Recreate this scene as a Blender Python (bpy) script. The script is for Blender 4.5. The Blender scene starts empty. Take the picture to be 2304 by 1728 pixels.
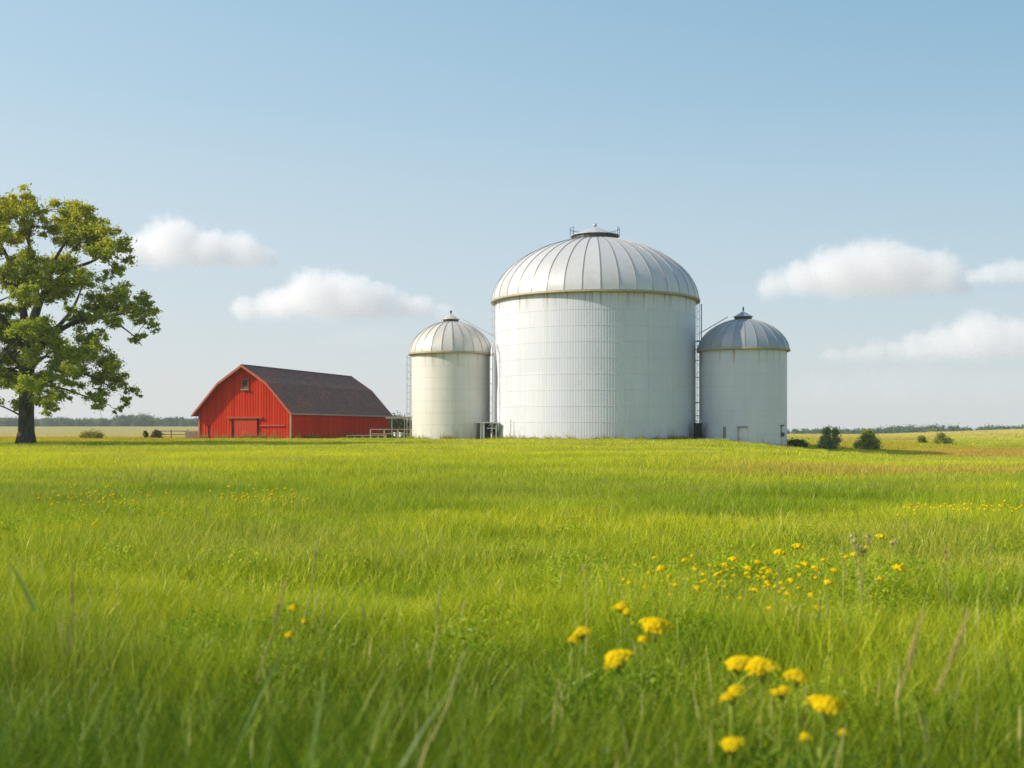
import bpy, math, random
import numpy as np
from mathutils import Vector, Matrix

rng = np.random.default_rng(7)
random.seed(7)
S = bpy.context.scene
COL = S.collection
CAMZ = 1.5
F = 1137.8            # focal length in pixels of a 1024 px wide frame
HY = 428.4            # horizon row in that frame
SUN_EL = math.radians(33.5)
SUN_AZ = math.radians(-98.5)     # from +Y, clockwise positive
SUND = Vector((math.sin(SUN_AZ) * math.cos(SUN_EL), math.cos(SUN_AZ) * math.cos(SUN_EL), math.sin(SUN_EL)))

# ------------------------------------------------------------------ noise
def _hash(ix, iy, seed):
    h = (ix.astype(np.int64) * 374761393 + iy.astype(np.int64) * 668265263 + seed * 1442695041) & 0xffffffff
    h = ((h ^ (h >> 13)) * 1274126177) & 0xffffffff
    h = h ^ (h >> 16)
    return (h & 0xffff) / 65535.0
def vnoise(x, y, seed=0):
    x = np.asarray(x, float); y = np.asarray(y, float)
    ix = np.floor(x); iy = np.floor(y)
    fx = x - ix; fy = y - iy
    fx = fx * fx * (3 - 2 * fx); fy = fy * fy * (3 - 2 * fy)
    a = _hash(ix, iy, seed); b = _hash(ix + 1, iy, seed)
    c = _hash(ix, iy + 1, seed); d = _hash(ix + 1, iy + 1, seed)
    return (a * (1 - fx) + b * fx) * (1 - fy) + (c * (1 - fx) + d * fx) * fy
def fbm(x, y, seed=0, o=3):
    s = 0; a = .5; t = 0
    for i in range(o):
        s = s + a * vnoise(x * 2 ** i + 17.3 * i, y * 2 ** i + 9.1 * i, seed + i); t += a; a *= .5
    return s / t
def sst(a, b, x):
    t = np.clip((np.asarray(x, float) - a) / (b - a), 0, 1)
    return t * t * (3 - 2 * t)

# ------------------------------------------------------------------ terrain
def gz(x, y):
    x = np.asarray(x, float); y = np.asarray(y, float)
    z = 0.10 * (fbm(x * .13, y * .13, 3) - .5) * sst(2, 12, np.hypot(x, y))
    z = z + .22 * np.exp(-(((x - 4) / 13) ** 2 + ((y - 122) / 16) ** 2))            # low rise under the silos
    z = z - .22 * sst(19, 25, x) * np.exp(-((y - 118) / 26) ** 2) - 1.35 * sst(.14, .35, x / np.maximum(y, 1)) * sst(26, 104, y) * sst(195, 138, y)
    lf = sst(-4, -16, x)
    z = z - .10 * np.exp(-((y - 78) / 22) ** 2) + lf * (.24 * np.exp(-((y - 120) / 11) ** 2) - .16 * np.exp(-((y - 86) / 12) ** 2))
    z = z + .05 * np.exp(-(((x + 42) / 12) ** 2 + ((y - 100) / 8) ** 2))
    # land beyond: rises gently to the left, a rolling field on the right with a dip behind it
    left = sst(20, -60, x)
    z = z + left * 3.1 * sst(230, 980, y)
    r = sst(40, 90, x) * sst(.28, .50, x / np.maximum(y, 1) + 0 * x)
    z = z + r * 1.75 * sst(135, 300, y)
    z = z - (1 - left) * 4.6 * sst(270, 560, y)
    return z
def at(px, py, z):
    """the ground-frame point at height z that the frame's pixel (px,py) sees"""
    d = (CAMZ - z) / ((py - HY) / F)
    return ((px - 512) / F * d, d, z)
def X(px, d): return (px - 512) / F * d
def Z(py, d): return CAMZ + (HY - py) / F * d

# ------------------------------------------------------------------ meshes
class MB:
    def __init__(s): s.v = []; s.f = []; s.m = []; s.sm = []
    def add(s, vs, fs, mat=0, smooth=False):
        o = len(s.v); s.v += [tuple(v) for v in vs]
        for f in fs: s.f.append(tuple(i + o for i in f)); s.m.append(mat); s.sm.append(smooth)
    def box(s, c, d, mat=0, M=None):
        x, y, z = [k / 2 for k in d]
        vs = [Vector((i * x, j * y, k * z)) for i in (-1, 1) for j in (-1, 1) for k in (-1, 1)]
        if M is not None: vs = [M @ v for v in vs]
        vs = [v + Vector(c) for v in vs]
        s.add(vs, [(0, 1, 3, 2), (4, 6, 7, 5), (0, 4, 5, 1), (2, 3, 7, 6), (0, 2, 6, 4), (1, 5, 7, 3)], mat)
    def tube(s, pts, rad, n=8, mat=0, cap=True, smooth=True):
        pts = [Vector(p) for p in pts]
        if not hasattr(rad, '__len__'): rad = [rad] * len(pts)
        vs = []; ref = None
        for i, p in enumerate(pts):
            t = (pts[min(i + 1, len(pts) - 1)] - pts[max(i - 1, 0)]).normalized()
            if ref is None: ref = Vector((0, 0, 1)) if abs(t.z) < .9 else Vector((1, 0, 0))
            u = t.cross(ref).normalized(); w = t.cross(u).normalized()
            for k in range(n):
                a = 2 * math.pi * k / n
                vs.append(p + (u * math.cos(a) + w * math.sin(a)) * rad[i])
        fs = []
        for i in range(len(pts) - 1):
            for k in range(n):
                fs.append((i * n + k, i * n + (k + 1) % n, (i + 1) * n + (k + 1) % n, (i + 1) * n + k))
        s.add(vs, fs, mat, smooth)
        if cap:
            s.add([vs[k] for k in range(n)][::-1], [tuple(range(n))], mat)
            s.add([vs[-n + k] for k in range(n)], [tuple(range(n))], mat)
    def lathe(s, prof, n, mat=0, smooth=True, closed=False, a0=0., a1=2 * math.pi):
        full = abs(a1 - a0 - 2 * math.pi) < 1e-6
        cols = n if full else n + 1
        vs = []
        for k in range(cols):
            a = a0 + (a1 - a0) * k / n
            for r, z in prof: vs.append((r * math.cos(a), r * math.sin(a), z))
        m = len(prof); fs = []
        for k in range(n):
            k2 = (k + 1) % cols
            for j in range(m if closed else m - 1):
                j2 = (j + 1) % m
                fs.append((k * m + j, k2 * m + j, k2 * m + j2, k * m + j2))
        s.add(vs, fs, mat, smooth)
    def ball(s, c, r, n=10, mat=0, sq=1.):
        prof = [(max(1e-4, r * math.sin(math.pi * i / n)), -r * sq * math.cos(math.pi * i / n)) for i in range(n + 1)]
        b = MB(); b.lathe(prof, n + 4)
        s.add([Vector(v) + Vector(c) for v in b.v], b.f, mat, True)
    def build(s, name, mats, parent=None, loc=None):
        me = bpy.data.meshes.new(name)
        me.from_pydata(s.v, [], s.f)
        for m in (mats if isinstance(mats, (list, tuple)) else [mats]): me.materials.append(m)
        me.polygons.foreach_set('material_index', s.m)
        me.polygons.foreach_set('use_smooth', s.sm)
        me.update()
        o = bpy.data.objects.new(name, me); COL.objects.link(o)
        if parent is not None: o.parent = parent
        if loc is not None: o.location = loc
        return o
def raw_mesh(name, v, f_loops, counts, mat, attr=None):
    """fast mesh from numpy: v (n,3), flat loop array, loops per face"""
    me = bpy.data.meshes.new(name)
    me.vertices.add(len(v)); me.vertices.foreach_set('co', np.ascontiguousarray(v, np.float32).ravel())
    me.loops.add(len(f_loops)); me.loops.foreach_set('vertex_index', np.ascontiguousarray(f_loops, np.int32))
    me.polygons.add(len(counts))
    st = np.concatenate([[0], np.cumsum(counts)[:-1]]).astype(np.int32)
    me.polygons.foreach_set('loop_start', st)
    me.update(calc_edges=True); me.validate()
    if attr is not None:
        a = me.color_attributes.new('Col', 'FLOAT_COLOR', 'POINT')
        a.data.foreach_set('color', np.ascontiguousarray(attr, np.float32).ravel())
    me.materials.append(mat)
    return me
def empty(name, loc, rz=0):
    o = bpy.data.objects.new(name, None); COL.objects.link(o)
    o.location = loc; o.rotation_euler = (0, 0, rz); o.empty_display_size = .3
    return o
def tag(o, label=None, cat=None, group=None, kind=None):
    if label: o['label'] = label
    if cat: o['category'] = cat
    if group: o['group'] = group
    if kind: o['kind'] = kind
    return o

# ------------------------------------------------------------------ materials
class NT:
    def __init__(s, name):
        s.mat = bpy.data.materials.new(name); s.mat.use_nodes = True
        s.t = s.mat.node_tree; s.t.nodes.clear()
        s.out = s.t.nodes.new('ShaderNodeOutputMaterial')
    def n(s, typ, **kw):
        nd = s.t.nodes.new('ShaderNode' + typ)
        for k, v in kw.items():
            if k == 'i':
                for kk, vv in v.items():
                    sk = nd.inputs[kk]
                    if hasattr(vv, 'is_output'): s.t.links.new(vv, sk)
                    else: sk.default_value = vv
            else: setattr(nd, k, v)
        return nd
    def link(s, a, b): s.t.links.new(a, b)
    def math(s, op, a, b=0., c=0., clamp=False):
        nd = s.n('Math', operation=op, use_clamp=clamp, i={0: a, 1: b, 2: c}); return nd.outputs[0]
    def mix(s, f, a, b, bt='MIX'):
        nd = s.n('Mix', data_type='RGBA', blend_type=bt)
        for k, v in ((0, f), (6, a), (7, b)):
            if hasattr(v, 'is_output'): s.link(v, nd.inputs[k])
            else: nd.inputs[k].default_value = v if k == 0 else (*v, 1) if len(v) == 3 else v
        return nd.outputs[2]
    def ss(s, v, a, b, o0=0., o1=1.):
        nd = s.n('MapRange', interpolation_type='SMOOTHSTEP', i={0: v, 1: a, 2: b, 3: o0, 4: o1}); return nd.outputs[0]
    def noise(s, vec, scale, detail=3., rough=.55, dim='3D'):
        return s.n('TexNoise', noise_dimensions=dim, i={'Vector': vec, 'Scale': scale, 'Detail': detail, 'Roughness': rough}).outputs[0]
    def obj(s, scale=(1, 1, 1)):
        tc = s.n('TexCoord'); mp = s.n('Mapping', i={'Vector': tc.outputs['Object'], 'Scale': scale}); return mp.outputs[0]
    def bsdf(s, col, rough=.6, metal=0., bump=None, bstr=.3, bdist=.02, spec=.3):
        b = s.n('BsdfPrincipled', i={'Roughness': rough, 'Metallic': metal, 'Specular IOR Level': spec})
        if hasattr(col, 'is_output'): s.link(col, b.inputs['Base Color'])
        else: b.inputs['Base Color'].default_value = (*col, 1)
        if bump is not None:
            bp = s.n('Bump', i={'Height': bump, 'Strength': bstr, 'Distance': bdist}); s.link(bp.outputs[0], b.inputs['Normal'])
        s.link(b.outputs[0], s.out.inputs[0]); return b
def plain(name, col, rough=.6, metal=0., var=.25, scale=2., spec=.3):
    m = NT(name); v = m.noise(m.obj(), scale, 4)
    c = m.mix(v, [k * (1 - var) for k in col], [min(1, k * (1 + var)) for k in col])
    m.bsdf(c, rough, metal, spec=spec); return m.mat

def silo_paint(name, ztop, zbot, rust=.5, ca=(.645, .66, .735), cb=(.715, .72, .775)):
    m = NT(name)
    big = m.noise(m.obj((.35, .35, .12)), 1., 4)
    streak = m.noise(m.obj((2.6, 2.6, .05)), 1., 4, .6)
    c = m.mix(m.ss(big, .3, .7), ca, cb)
    sp = m.n('SeparateXYZ', i={0: m.n('TexCoord').outputs['Object']}); an = m.math('ARCTAN2', sp.outputs[1], sp.outputs[0])
    cell = m.n('CombineXYZ', i={0: m.math('FLOOR', m.math('MULTIPLY', an, 5.1)), 1: m.math('FLOOR', m.math('MULTIPLY', m.math('SUBTRACT', ztop, sp.outputs[2]), .602)), 2: 0.})
    wv = m.n('TexWhiteNoise', i={'Vector': cell.outputs[0]}).outputs[0]
    c = m.mix(m.math('MULTIPLY', wv, .16), c, [k * .72 for k in ca])
    c = m.mix(m.math('MULTIPLY', m.ss(streak, .48, .75), .5), c, (.58, .57, .53))
    sep = m.n('SeparateXYZ', i={0: m.n('TexCoord').outputs['Object']})
    ft = m.ss(sep.outputs[2], ztop - 2.3, ztop - .1)
    drip = m.noise(m.obj((1.5, 1.5, .03)), 1.3, 5, .7)
    rs = m.math('MULTIPLY', m.math('MULTIPLY', ft, m.ss(drip, .50, .68)), rust)
    c = m.mix(rs, c, (.34, .22, .10))
    fb = m.ss(sep.outputs[2], zbot + 2.4, zbot + .2)
    dn = m.ss(m.noise(m.obj((1, 1, .4)), 1.1, 5, .7), .42, .7)
    c = m.mix(m.math('MULTIPLY', m.math('MULTIPLY', fb, dn), .7), c, (.42, .37, .28))
    m.bsdf(c, .45, 0., bump=m.noise(m.obj((1, 1, 1)), 6., 3), bstr=.08, spec=.35); return m.mat
def dome_metal(name, c0, c1, rustcol, metal=.55):
    m = NT(name)
    at_ = m.n('Attribute', attribute_name='panel')
    st = m.noise(m.obj((1.2, 1.2, .5)), 1., 5, .65)
    fine = m.noise(m.obj((5., 5., .7)), 1., 3)
    c = m.mix(at_.outputs['Fac'], c0, c1)
    c = m.mix(m.math('MULTIPLY', m.ss(st, .45, .75), .5), c, rustcol)
    c = m.mix(m.math('MULTIPLY', m.ss(fine, .5, .8), .25), c, [k * .6 for k in c0])
    r = m.ss(st, .3, .7, .34, .5)
    b = m.bsdf(c, .4, metal); m.link(r, b.inputs['Roughness']); return m.mat

# ------------------------------------------------------------------ silos
M_trim = plain('weathered_trim', (.42, .36, .25), .6, .2, .35, 3.)
M_seam = plain('seam_grime', (.58, .575, .57), .6, 0., .3, 5.)
M_galv = plain('galvanised_steel', (.48, .48, .46), .42, .7, .3, 3.)
M_darkmetal = plain('dark_steel', (.07, .075, .08), .5, .4, .35, 3.)
M_pipe = plain('pale_pipe', (.60, .59, .54), .45, .2, .25, 3.)
M_rib = plain('rib_steel', (.36, .34, .31), .5, .3, .25, 3.)
M_black = plain('dark_void', (.012, .012, .012), .8, 0., .3, 3.)
M_concrete = plain('old_concrete', (.28, .28, .27), .9, 0., .3, 4.)
M_doorgrey = plain('grey_door', (.24, .22, .18), .7, 0., .35, 3.)

def silo(label, x, y, R, zb, zr, nrib, domeb, neck, over, capR, caph, collarh, spacing, first, ncor, cor, paint, dmat, ribw, p_dome=1.85):
    root = empty('grain_silo', (x, y, 0))
    tag(root, label, 'silo', 'white grain silos on the rise')
    w = MB()
    # corrugated shell, one lap every sheet
    prof_n = ncor * 4
    zs = [zr - .05]; z = zr - first
    while z > zb + .3: zs.append(z); z -= spacing
    zs.append(zb)
    vs = []; 
    ang = np.arange(prof_n) * 2 * math.pi / prof_n
    rr = R + cor * np.sin(ang * ncor)
    for zz in zs:
        for a, r in zip(ang, rr): vs.append((r * math.cos(a), r * math.sin(a), zz))
    fs = []
    for j in range(len(zs) - 1):
        for k in range(prof_n):
            k2 = (k + 1) % prof_n
            fs.append((j * prof_n + k, (j + 1) * prof_n + k, (j + 1) * prof_n + k2, j * prof_n + k2))
    w.add(vs, fs, 0, True)
    for zz in zs[1:-1]:
        h = .013
        w.lathe([(R + cor - .02, zz + h), (R + cor + .004, zz + h), (R + cor + .012, zz - h), (R + cor - .02, zz - h)], 180, 1, False, True)
    w.build('wall', [paint, M_seam], root)
    # dome of flat panels with standing ribs
    Rd = R + over; d = MB()
    prof = []
    for i in range(27):
        t = i / 26
        h = domeb * (t ** .9)
        q = max(0, 1 - (h / domeb) ** p_dome) ** (1 / p_dome)
        r = Rd * q
        if r < neck: break
        prof.append((r, zr + h))
    # add points so the flat top stays round
    rl, zl = prof[-1]
    for k in range(1, 5):
        r = rl + (neck - rl) * k / 4
        h = domeb * max(0, 1 - (r / Rd) ** p_dome) ** (1 / p_dome)
        prof.append((r, zr + h))
    m = len(prof); pan = []
    for k in range(nrib):
        a0 = 2 * math.pi * (k + .37) / nrib; a1 = 2 * math.pi * (k + 1.37) / nrib
        vs = [(r * math.cos(a), r * math.sin(a), z) for a in (a0, a1) for r, z in prof]
        d.add(vs, [(j, m + j, m + j + 1, j + 1) for j in range(m - 1)], 0, True)
        pv = random.random(); pan += [pv] * (2 * m)
    for k in range(nrib):
        a = 2 * math.pi * (k + .37) / nrib
        t = Vector((-math.sin(a), math.cos(a), 0)); vs = []
        for r, z in prof:
            p = Vector((r * math.cos(a), r * math.sin(a), z)); o = Vector((math.cos(a) * .5, math.sin(a) * .5, .85)).normalized()
            vs += [p - t * ribw, p - t * ribw + o * ribw * 1.6, p + t * ribw + o * ribw * 1.6, p + t * ribw]
        fs = []
        for j in range(m - 1):
            for c in range(3): fs.append((j * 4 + c, j * 4 + c + 1, j * 4 + c + 5, j * 4 + c + 4))
        d.add(vs, fs, 1, False); pan += [0.] * len(vs)
    do = d.build('dome', [dmat, M_rib], root)
    a_ = do.data.attributes.new('panel', 'FLOAT', 'POINT'); a_.data.foreach_set('value', pan)
    g = MB(); g.lathe([(R - .05, zr + .02), (Rd + .10, zr + .06), (Rd + .12, zr - .14), (Rd - .02, zr - .20), (R - .05, zr - .16)], 160, 0, False, True)
    g.build('eave_gutter', M_trim, root)
    zn = prof[-1][1]
    cl = MB(); cl.lathe([(neck, zn - .15), (neck * .98, zn + collarh)], 48, 0, True)
    for k in range(24):
        a = 2 * math.pi * k / 24
        cl.box((neck * math.cos(a), neck * math.sin(a), zn + collarh / 2 - .03), (.05, .05, collarh), 0, Matrix.Rotation(a, 3, 'Z'))
    cap = MB(); zc = zn + collarh
    pr = [(capR, zc - .07), (capR + .03, zc - .03), (capR, zc + .02), (capR * .8, zc + caph * .2), (capR * .5, zc + caph * .55), (capR * .22, zc + caph * .88), (.08, zc + caph)]
    cap.lathe(pr, 16, 0, False)
    cap.lathe([(capR, zc - .07), (neck * .9, zc - .05)], 48, 0, False)
    co = cap.build('roof_cap', dmat, root)
    cl.build('collar', M_darkmetal, co)
    return root, zc, zn, co, zs

WH = {}
Lb = lambda *a: a
P_c = silo_paint('silo_white_paint', 15.7, 0., 1.)
P_l = silo_paint('silo_cream_paint', 9.97, 0., .75, (.74, .70, .62), (.79, .76, .70))
P_r = silo_paint('silo_grey_white_paint', 10.0, -.4, .9)
D_c = dome_metal('dome_galvanised', (.60, .59, .57), (.72, .70, .67), (.56, .49, .43), .22)
D_l = dome_metal('dome_pale_galvanised', (.62, .59, .52), (.74, .70, .60), (.54, .45, .33), .22)
D_r = dome_metal('dome_shade_blue_galvanised', (.33, .37, .40), (.40, .44, .47), (.38, .36, .32), .3)  # steel darkened and blued: this dome's shade is painted into its colour
CX, CY, CR = 9.32, 128., 11.2
big, zc, zn, cap, _ = silo('largest silo with a broad ribbed dome, between two much smaller silos', CX, CY, CR, -.6, 15.7, 38, 7.15, 2.62, .40, 2.78, .95, .55, 1.66, 1.93, 240, .009, P_c, D_c, .034)
b = MB(); b.tube([(0, 0, zc + .9), (0, 0, zc + 1.05)], .07, 8); b.ball((0, 0, zc + 1.2), .21); b.build('finial', M_galv, cap)
rl = MB(); pts = []
for k in range(0, 17):
    a = math.radians(-28 + 236 * k / 16); p = (2.78 * math.cos(a), 2.78 * math.sin(a)); pts.append(p)
    if k % 2 == 0 : rl.tube([(*p, zc - .05), (*p, zc + .80)], .028, 6)
rl.tube([(*p, zc + .80) for p in pts], .03, 6); rl.tube([(*p, zc + .40) for p in pts], .015, 6)
rl.build('railing', M_darkmetal, cap)
def ladder(parent, a, R, z0, z1, mat, w=.42, off=.22, step=.9, name='ladder'):
    l = MB(); u = Vector((math.cos(a), math.sin(a), 0)); t = Vector((-u.y, u.x, 0)); c = u * (R + off)
    for s in (-1, 1): l.tube([c + t * s * w / 2 + Vector((0, 0, z0)), c + t * s * w / 2 + Vector((0, 0, z1))], .035, 6)
    z = z0 + .3
    while z < z1: l.tube([c - t * w / 2 + Vector((0, 0, z)), c + t * w / 2 + Vector((0, 0, z))], .022, 6); z += step / 2
    z = z0 + 1
    while z < z1:
        for s in (-1, 1): l.tube([c + t * s * w / 2 + Vector((0, 0, z)), u * R + t * s * w / 2 + Vector((0, 0, z))], .02, 6)
        z += 2.6
    return l.build(name, mat, parent)
# ladders seen edge-on against the sky at the silos' flanks
def flank_ladder(parent, x0, x1, y, z0, z1, mat, step):
    l = MB()
    for x in (x0, x1): l.tube([(x, y, z0), (x, y, z1)], .04, 6)
    z = z0 + .5
    while z < z1: l.tube([(x0, y, z), (x1, y, z)], .03, 6); z += step
    z = z0 + 1.5; s = 1 if x0 > 0 else -1
    while z < z1: l.tube([(x0 if s > 0 else x1, y, z), ((x0 if s > 0 else x1) - s * .35, y, z)], .025, 6); z += 3.2
    return l.build('ladder', mat, parent)
flank_ladder(big, CR + .10, CR + .36, -1.2, -.4, 15.5, M_galv, .85)
flank_ladder(big, -CR - .34, -CR - .10, -1.4, -.4, 15.5, M_pipe, .85)
# right downpipe with its tie brackets and the slanting spout
dp = MB(); xp = CR + .62; dp.tube([(xp, -1.0, -.3), (xp, -1.0, 15.4)], .055, 8)
for z in (2.9, 4.4, 7.2, 9.1, 10.3, 11.2): dp.tube([(CR - .1, -.9, z), (xp + .12, -1.0, z)], .05, 6)
dp.box((CR + .45, -1.0, 11.25), (.75, .3, .12)); dp.build('downpipe', M_darkmetal, big)
sp = MB(); sp.tube([(CR + .4, -1., Z(333.5, 127)), (X(727.5, 126.) - CX, -2.2, Z(317, 126.))], .045, 8); sp.build('spout', M_galv, big)
dp = MB(); xl = X(491.8, 124.5) - CX
dp.tube([(xl, -3.6, -.3), (xl, -3.6, 10.2), (-CR - .1, -2.2, 11.)], .11, 8)
for z in (1.6, 3.2, 4.8, 6.4, 8.0, 9.6): dp.lathe([(.11, z)], 3) if False else dp.box((xl, -3.6, z), (.28, .28, .07))
dp.build('downpipe', M_pipe, big)
sp = MB(); sp.tube([(-CR - .15, -1.4, Z(336, 126.6)), (X(462.5, 128.8) - CX, .6, Z(319.5, 128.8))], .045, 8); sp.build('spout', M_galv, big)
st = MB(); st.box((-CR + 1.75, -6.55, 1.7), (.08, .05, 1.5), 0, Matrix.Rotation(math.radians(0), 3, 'Z')); st.build('hatch_seam', M_seam, big)

LX, LY, LR = -6.95, 129.5, 4.43
sl, zc, zn, cap, _ = silo('small cream silo with pale dome, standing between the red barn and the largest silo', LX, LY, LR, -.6, 9.97, 24, 3.72, .84, .32, .98, .55, .32, 1.30, 1.55, 90, .004, P_l, D_l, .028)
b = MB(); b.tube([(0, 0, zc + .5), (0, 0, zc + .72)], .06, 8); b.ball((0, 0, zc + .85), .13, 8, 0, 1.3); b.build('finial', M_darkmetal, cap)
flank_ladder(sl, -LR - .50, -LR - .14, -.8, -.4, 9.75, M_galv, .78)
def on_wall(x, R): return -math.sqrt(max(0, R * R - x * x))
dr = MB(); dx = X(478.1, 125.6) - LX; dy = on_wall(dx, LR)
ang = math.atan2(dy, dx) + math.pi / 2; Rm = Matrix.Rotation(ang, 3, 'Z')
dr.box((dx, dy - .02, .95), (.78, .12, 2.3), 0, Rm)
for k in range(5): dr.box((dx - .28 + .14 * k, dy - .07, .95), (.03, .1, 2.2), 0, Rm)
do = dr.build('door', M_doorgrey, sl)
fr = MB(); fr.box((dx, dy - .06, 2.16), (1.1, .22, .14), 0, Rm)
for s in (-1, 1): fr.box((dx + s * .47 * math.cos(ang), dy - .04 + s * .47 * math.sin(ang), .95), (.13, .2, 2.3), 0, Rm)
fr.build('door_frame', M_pipe, do)

RX, RY, RR = 25.19, 124., 4.66
sr, zc, zn, cap, _ = silo('small grey-white silo with shade-tinted blue-grey dome, on the shaded side of the largest silo', RX, RY, RR, -1.0, 10.0, 24, 3.42, .90, .26, 1.04, .55, .34, 1.30, 1.45, 90, .004, P_r, D_r, .026)
b = MB(); b.tube([(0, 0, zc + .5), (0, 0, zc + .66)], .06, 8); b.ball((0, 0, zc + .78), .12, 8); b.ball((.02, 0, zc + .98), .10, 8); b.build('finial', M_darkmetal, cap)
dr = MB(); dx = X(742.3, 119.4) - RX; dy = on_wall(dx, RR); ang = math.atan2(dy, dx) + math.pi / 2; Rm = Matrix.Rotation(ang, 3, 'Z')
dr.box((dx + .05, dy - .01, .5), (.86, .09, 2.2), 0, Rm)
do = dr.build('door', P_r, sr)
fr = MB(); fr.box((dx, dy - .10, 1.66), (1.12, .2, .11), 0, Rm); fr.box((dx - .46, dy - .06, .5), (.06, .12, 2.2), 0, Rm); fr.box((dx - .40, dy - .13, .42), (.12, .08, .22), 0, Rm)
fr.build('door_rail', M_doorgrey, do)
eb = MB(); ex = X(781.8, 121.) - RX; ey = on_wall(ex, RR); ang = math.atan2(ey, ex) + math.pi / 2; Rm = Matrix.Rotation(ang, 3, 'Z')
eb.box((ex, ey - .1, 1.8), (.55, .25, .12), 0, Rm); eb.tube([(ex - .12, ey - .15, 1.75), (ex - .12, ey - .15, .6)], .05, 6); eb.box((ex + .08, ey - .15, .85), (.3, .22, .42), 0, Rm)
eb.build('meter_box', M_darkmetal, sr)
eb = MB(); ex2 = -2.75; ey2 = on_wall(ex2, RR)
eb.box((ex2, ey2 - .06, 1.1), (.30, .12, 1.15)); eb.build('vent_panel', M_doorgrey, sr)

# loading bay between the cream silo and the largest one
lb = empty('loading_bay', (X(486, 124.), 124., 0)); tag(lb, 'small lean-to loading bay with dark opening between the cream silo and the largest silo', 'loading bay')
o = MB(); o.box((0.05, .2, 2.15), (2.5, 1.6, .10)); o.build('roof', M_pipe, lb)
for x in (-.55, 1.12, -.25):
    o = MB(); o.box((x, -.45 if x > -.3 or x < -.5 else -.4, .9), (.12 if x != -.25 else .2, .12, 2.35)); o.build('post', M_pipe, lb)
o = MB(); o.box((.55, .7, .9), (1.5, .1, 2.3)); o.build('back_panel', M_black, lb)
o = MB(); o.box((.62, -.42, 1.52), (1.0, .09, .10)); o.build('rail', M_pipe, lb)
o = MB(); o.tube([(.3, -.3, 1.75), (.62, -.3, 2.1)], .04, 6); o.tube([(.9, -.3, 1.7), (.7, -.3, 2.1)], .04, 6); o.build('brace', M_pipe, lb)
# motor housing and block in the gap on the other side
mh = empty('motor_housing', (X(698., 122.), 122., 0)); tag(mh, 'dark motor housing in the narrow gap behind a concrete block', 'housing')
o = MB(); o.box((0, 0, .7), (.72, .9, 2.6)); o.box((0, -.1, 2.05), (.8, 1.0, .08)); o.build('body', M_black, mh)
o = MB(); o.lathe([(.09, -.03), (.17, -.03), (.17, .03), (.09, .03)], 20, 0, True, True); w = o.build('fan_ring', M_pipe, mh); w.rotation_euler = (math.pi / 2, 0, 0); w.location = (.14, -.5, 2.28)
o = MB(); o.box((-.22, -.5, 2.28), (.2, .08, .16)); o.build('switch_box', M_pipe, mh)
o = MB()
o.add([(-.66, -.4, -.5), (.66, -.4, -.5), (.66, .4, -.5), (-.66, .4, -.5), (-.60, -.35, .28), (.58, -.35, .30), (.58, .35, .30), (-.60, .35, .28)], [(0, 1, 5, 4), (1, 2, 6, 5), (2, 3, 7, 6), (3, 0, 4, 7), (4, 5, 6, 7)], 0)
tag(o.build('concrete_block', M_concrete, None, (X(702, 119.), 118.6, .15)), 'low grey concrete block on the grass before the gap beside the right silo', 'block')

# ------------------------------------------------------------------ red barn
def barn_red(name):
    m = NT(name)
    board = m.noise(m.obj((2.4, 2.4, .04)), 1., 2)
    wear = m.noise(m.obj((.8, .8, .25)), 1., 5, .65)
    c = m.mix(m.ss(board, .3, .7), (.60, .042, .017), (.74, .066, .024))
    c = m.mix(m.math('MULTIPLY', m.ss(wear, .55, .8), .45), c, (.44, .026, .012))
    sep = m.n('SeparateXYZ', i={0: m.n('TexCoord').outputs['Object']})
    fb = m.math('MULTIPLY', m.ss(sep.outputs[2], 1.9, .2), m.ss(m.noise(m.obj((1.6, 1.6, .5)), 1., 5, .7), .4, .7))
    c = m.mix(m.math('MULTIPLY', fb, .6), c, (.52, .22, .14))
    m.bsdf(c, .85, spec=.04); return m.mat
def shingle(name):
    m = NT(name)
    a = m.noise(m.obj((.5, .5, .5)), 1., 5, .65); f = m.noise(m.obj((3, 3, 6)), 2., 3)
    c = m.mix(m.ss(a, .35, .65), (.20, .125, .105), (.31, .130, .092))
    c = m.mix(m.math('MULTIPLY', f, .55), c, (.13, .092, .082))
    sp = m.noise(m.obj((1.3, 1.3, 2.6)), 2., 2); c = m.mix(m.ss(sp, .50, .66, 0., .5), c, (.30, .19, .16)); c = m.mix(m.ss(sp, .48, .34, 0., .5), c, (.06, .045, .045))
    m.bsdf(c, .8, bump=f, bstr=.6, bdist=.04, spec=.1); return m.mat
M_red = barn_red('barn_red_boards'); M_shing = shingle('barn_shingles')
M_redtrim = plain('red_trim', (.52, .13, .07), .7, 0., .25, 2.); M_edge = plain('weathered_edge_trim', (.40, .30, .24), .75, 0., .3, 2.)
M_glass = plain('dark_window', (.03, .03, .035), .3, 0., .3, 3., .5)
M_doorred = plain('barn_door_red', (.60, .055, .022), .75, 0., .18, 1.5)
Lg = math.hypot(7.9, 28.); ex_ = Vector((28. / Lg, -7.9 / Lg, 0)); ey_ = Vector((7.9 / Lg, 28. / Lg, 0))
Wd = 11.5; corner = Vector((-24.9, 128., 0)); base = corner - ex_ * Wd
barn = empty('barn', base, math.atan2(ex_.y, ex_.x)); tag(barn, 'red gambrel-roofed wooden barn with a sliding door in its front gable', 'barn')
prof = [(0, 3.55), (Wd * .235, 6.62), (Wd * .5, 8.60), (Wd * .765, 6.62), (Wd, 3.55)]
Zb = -.5
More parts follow.
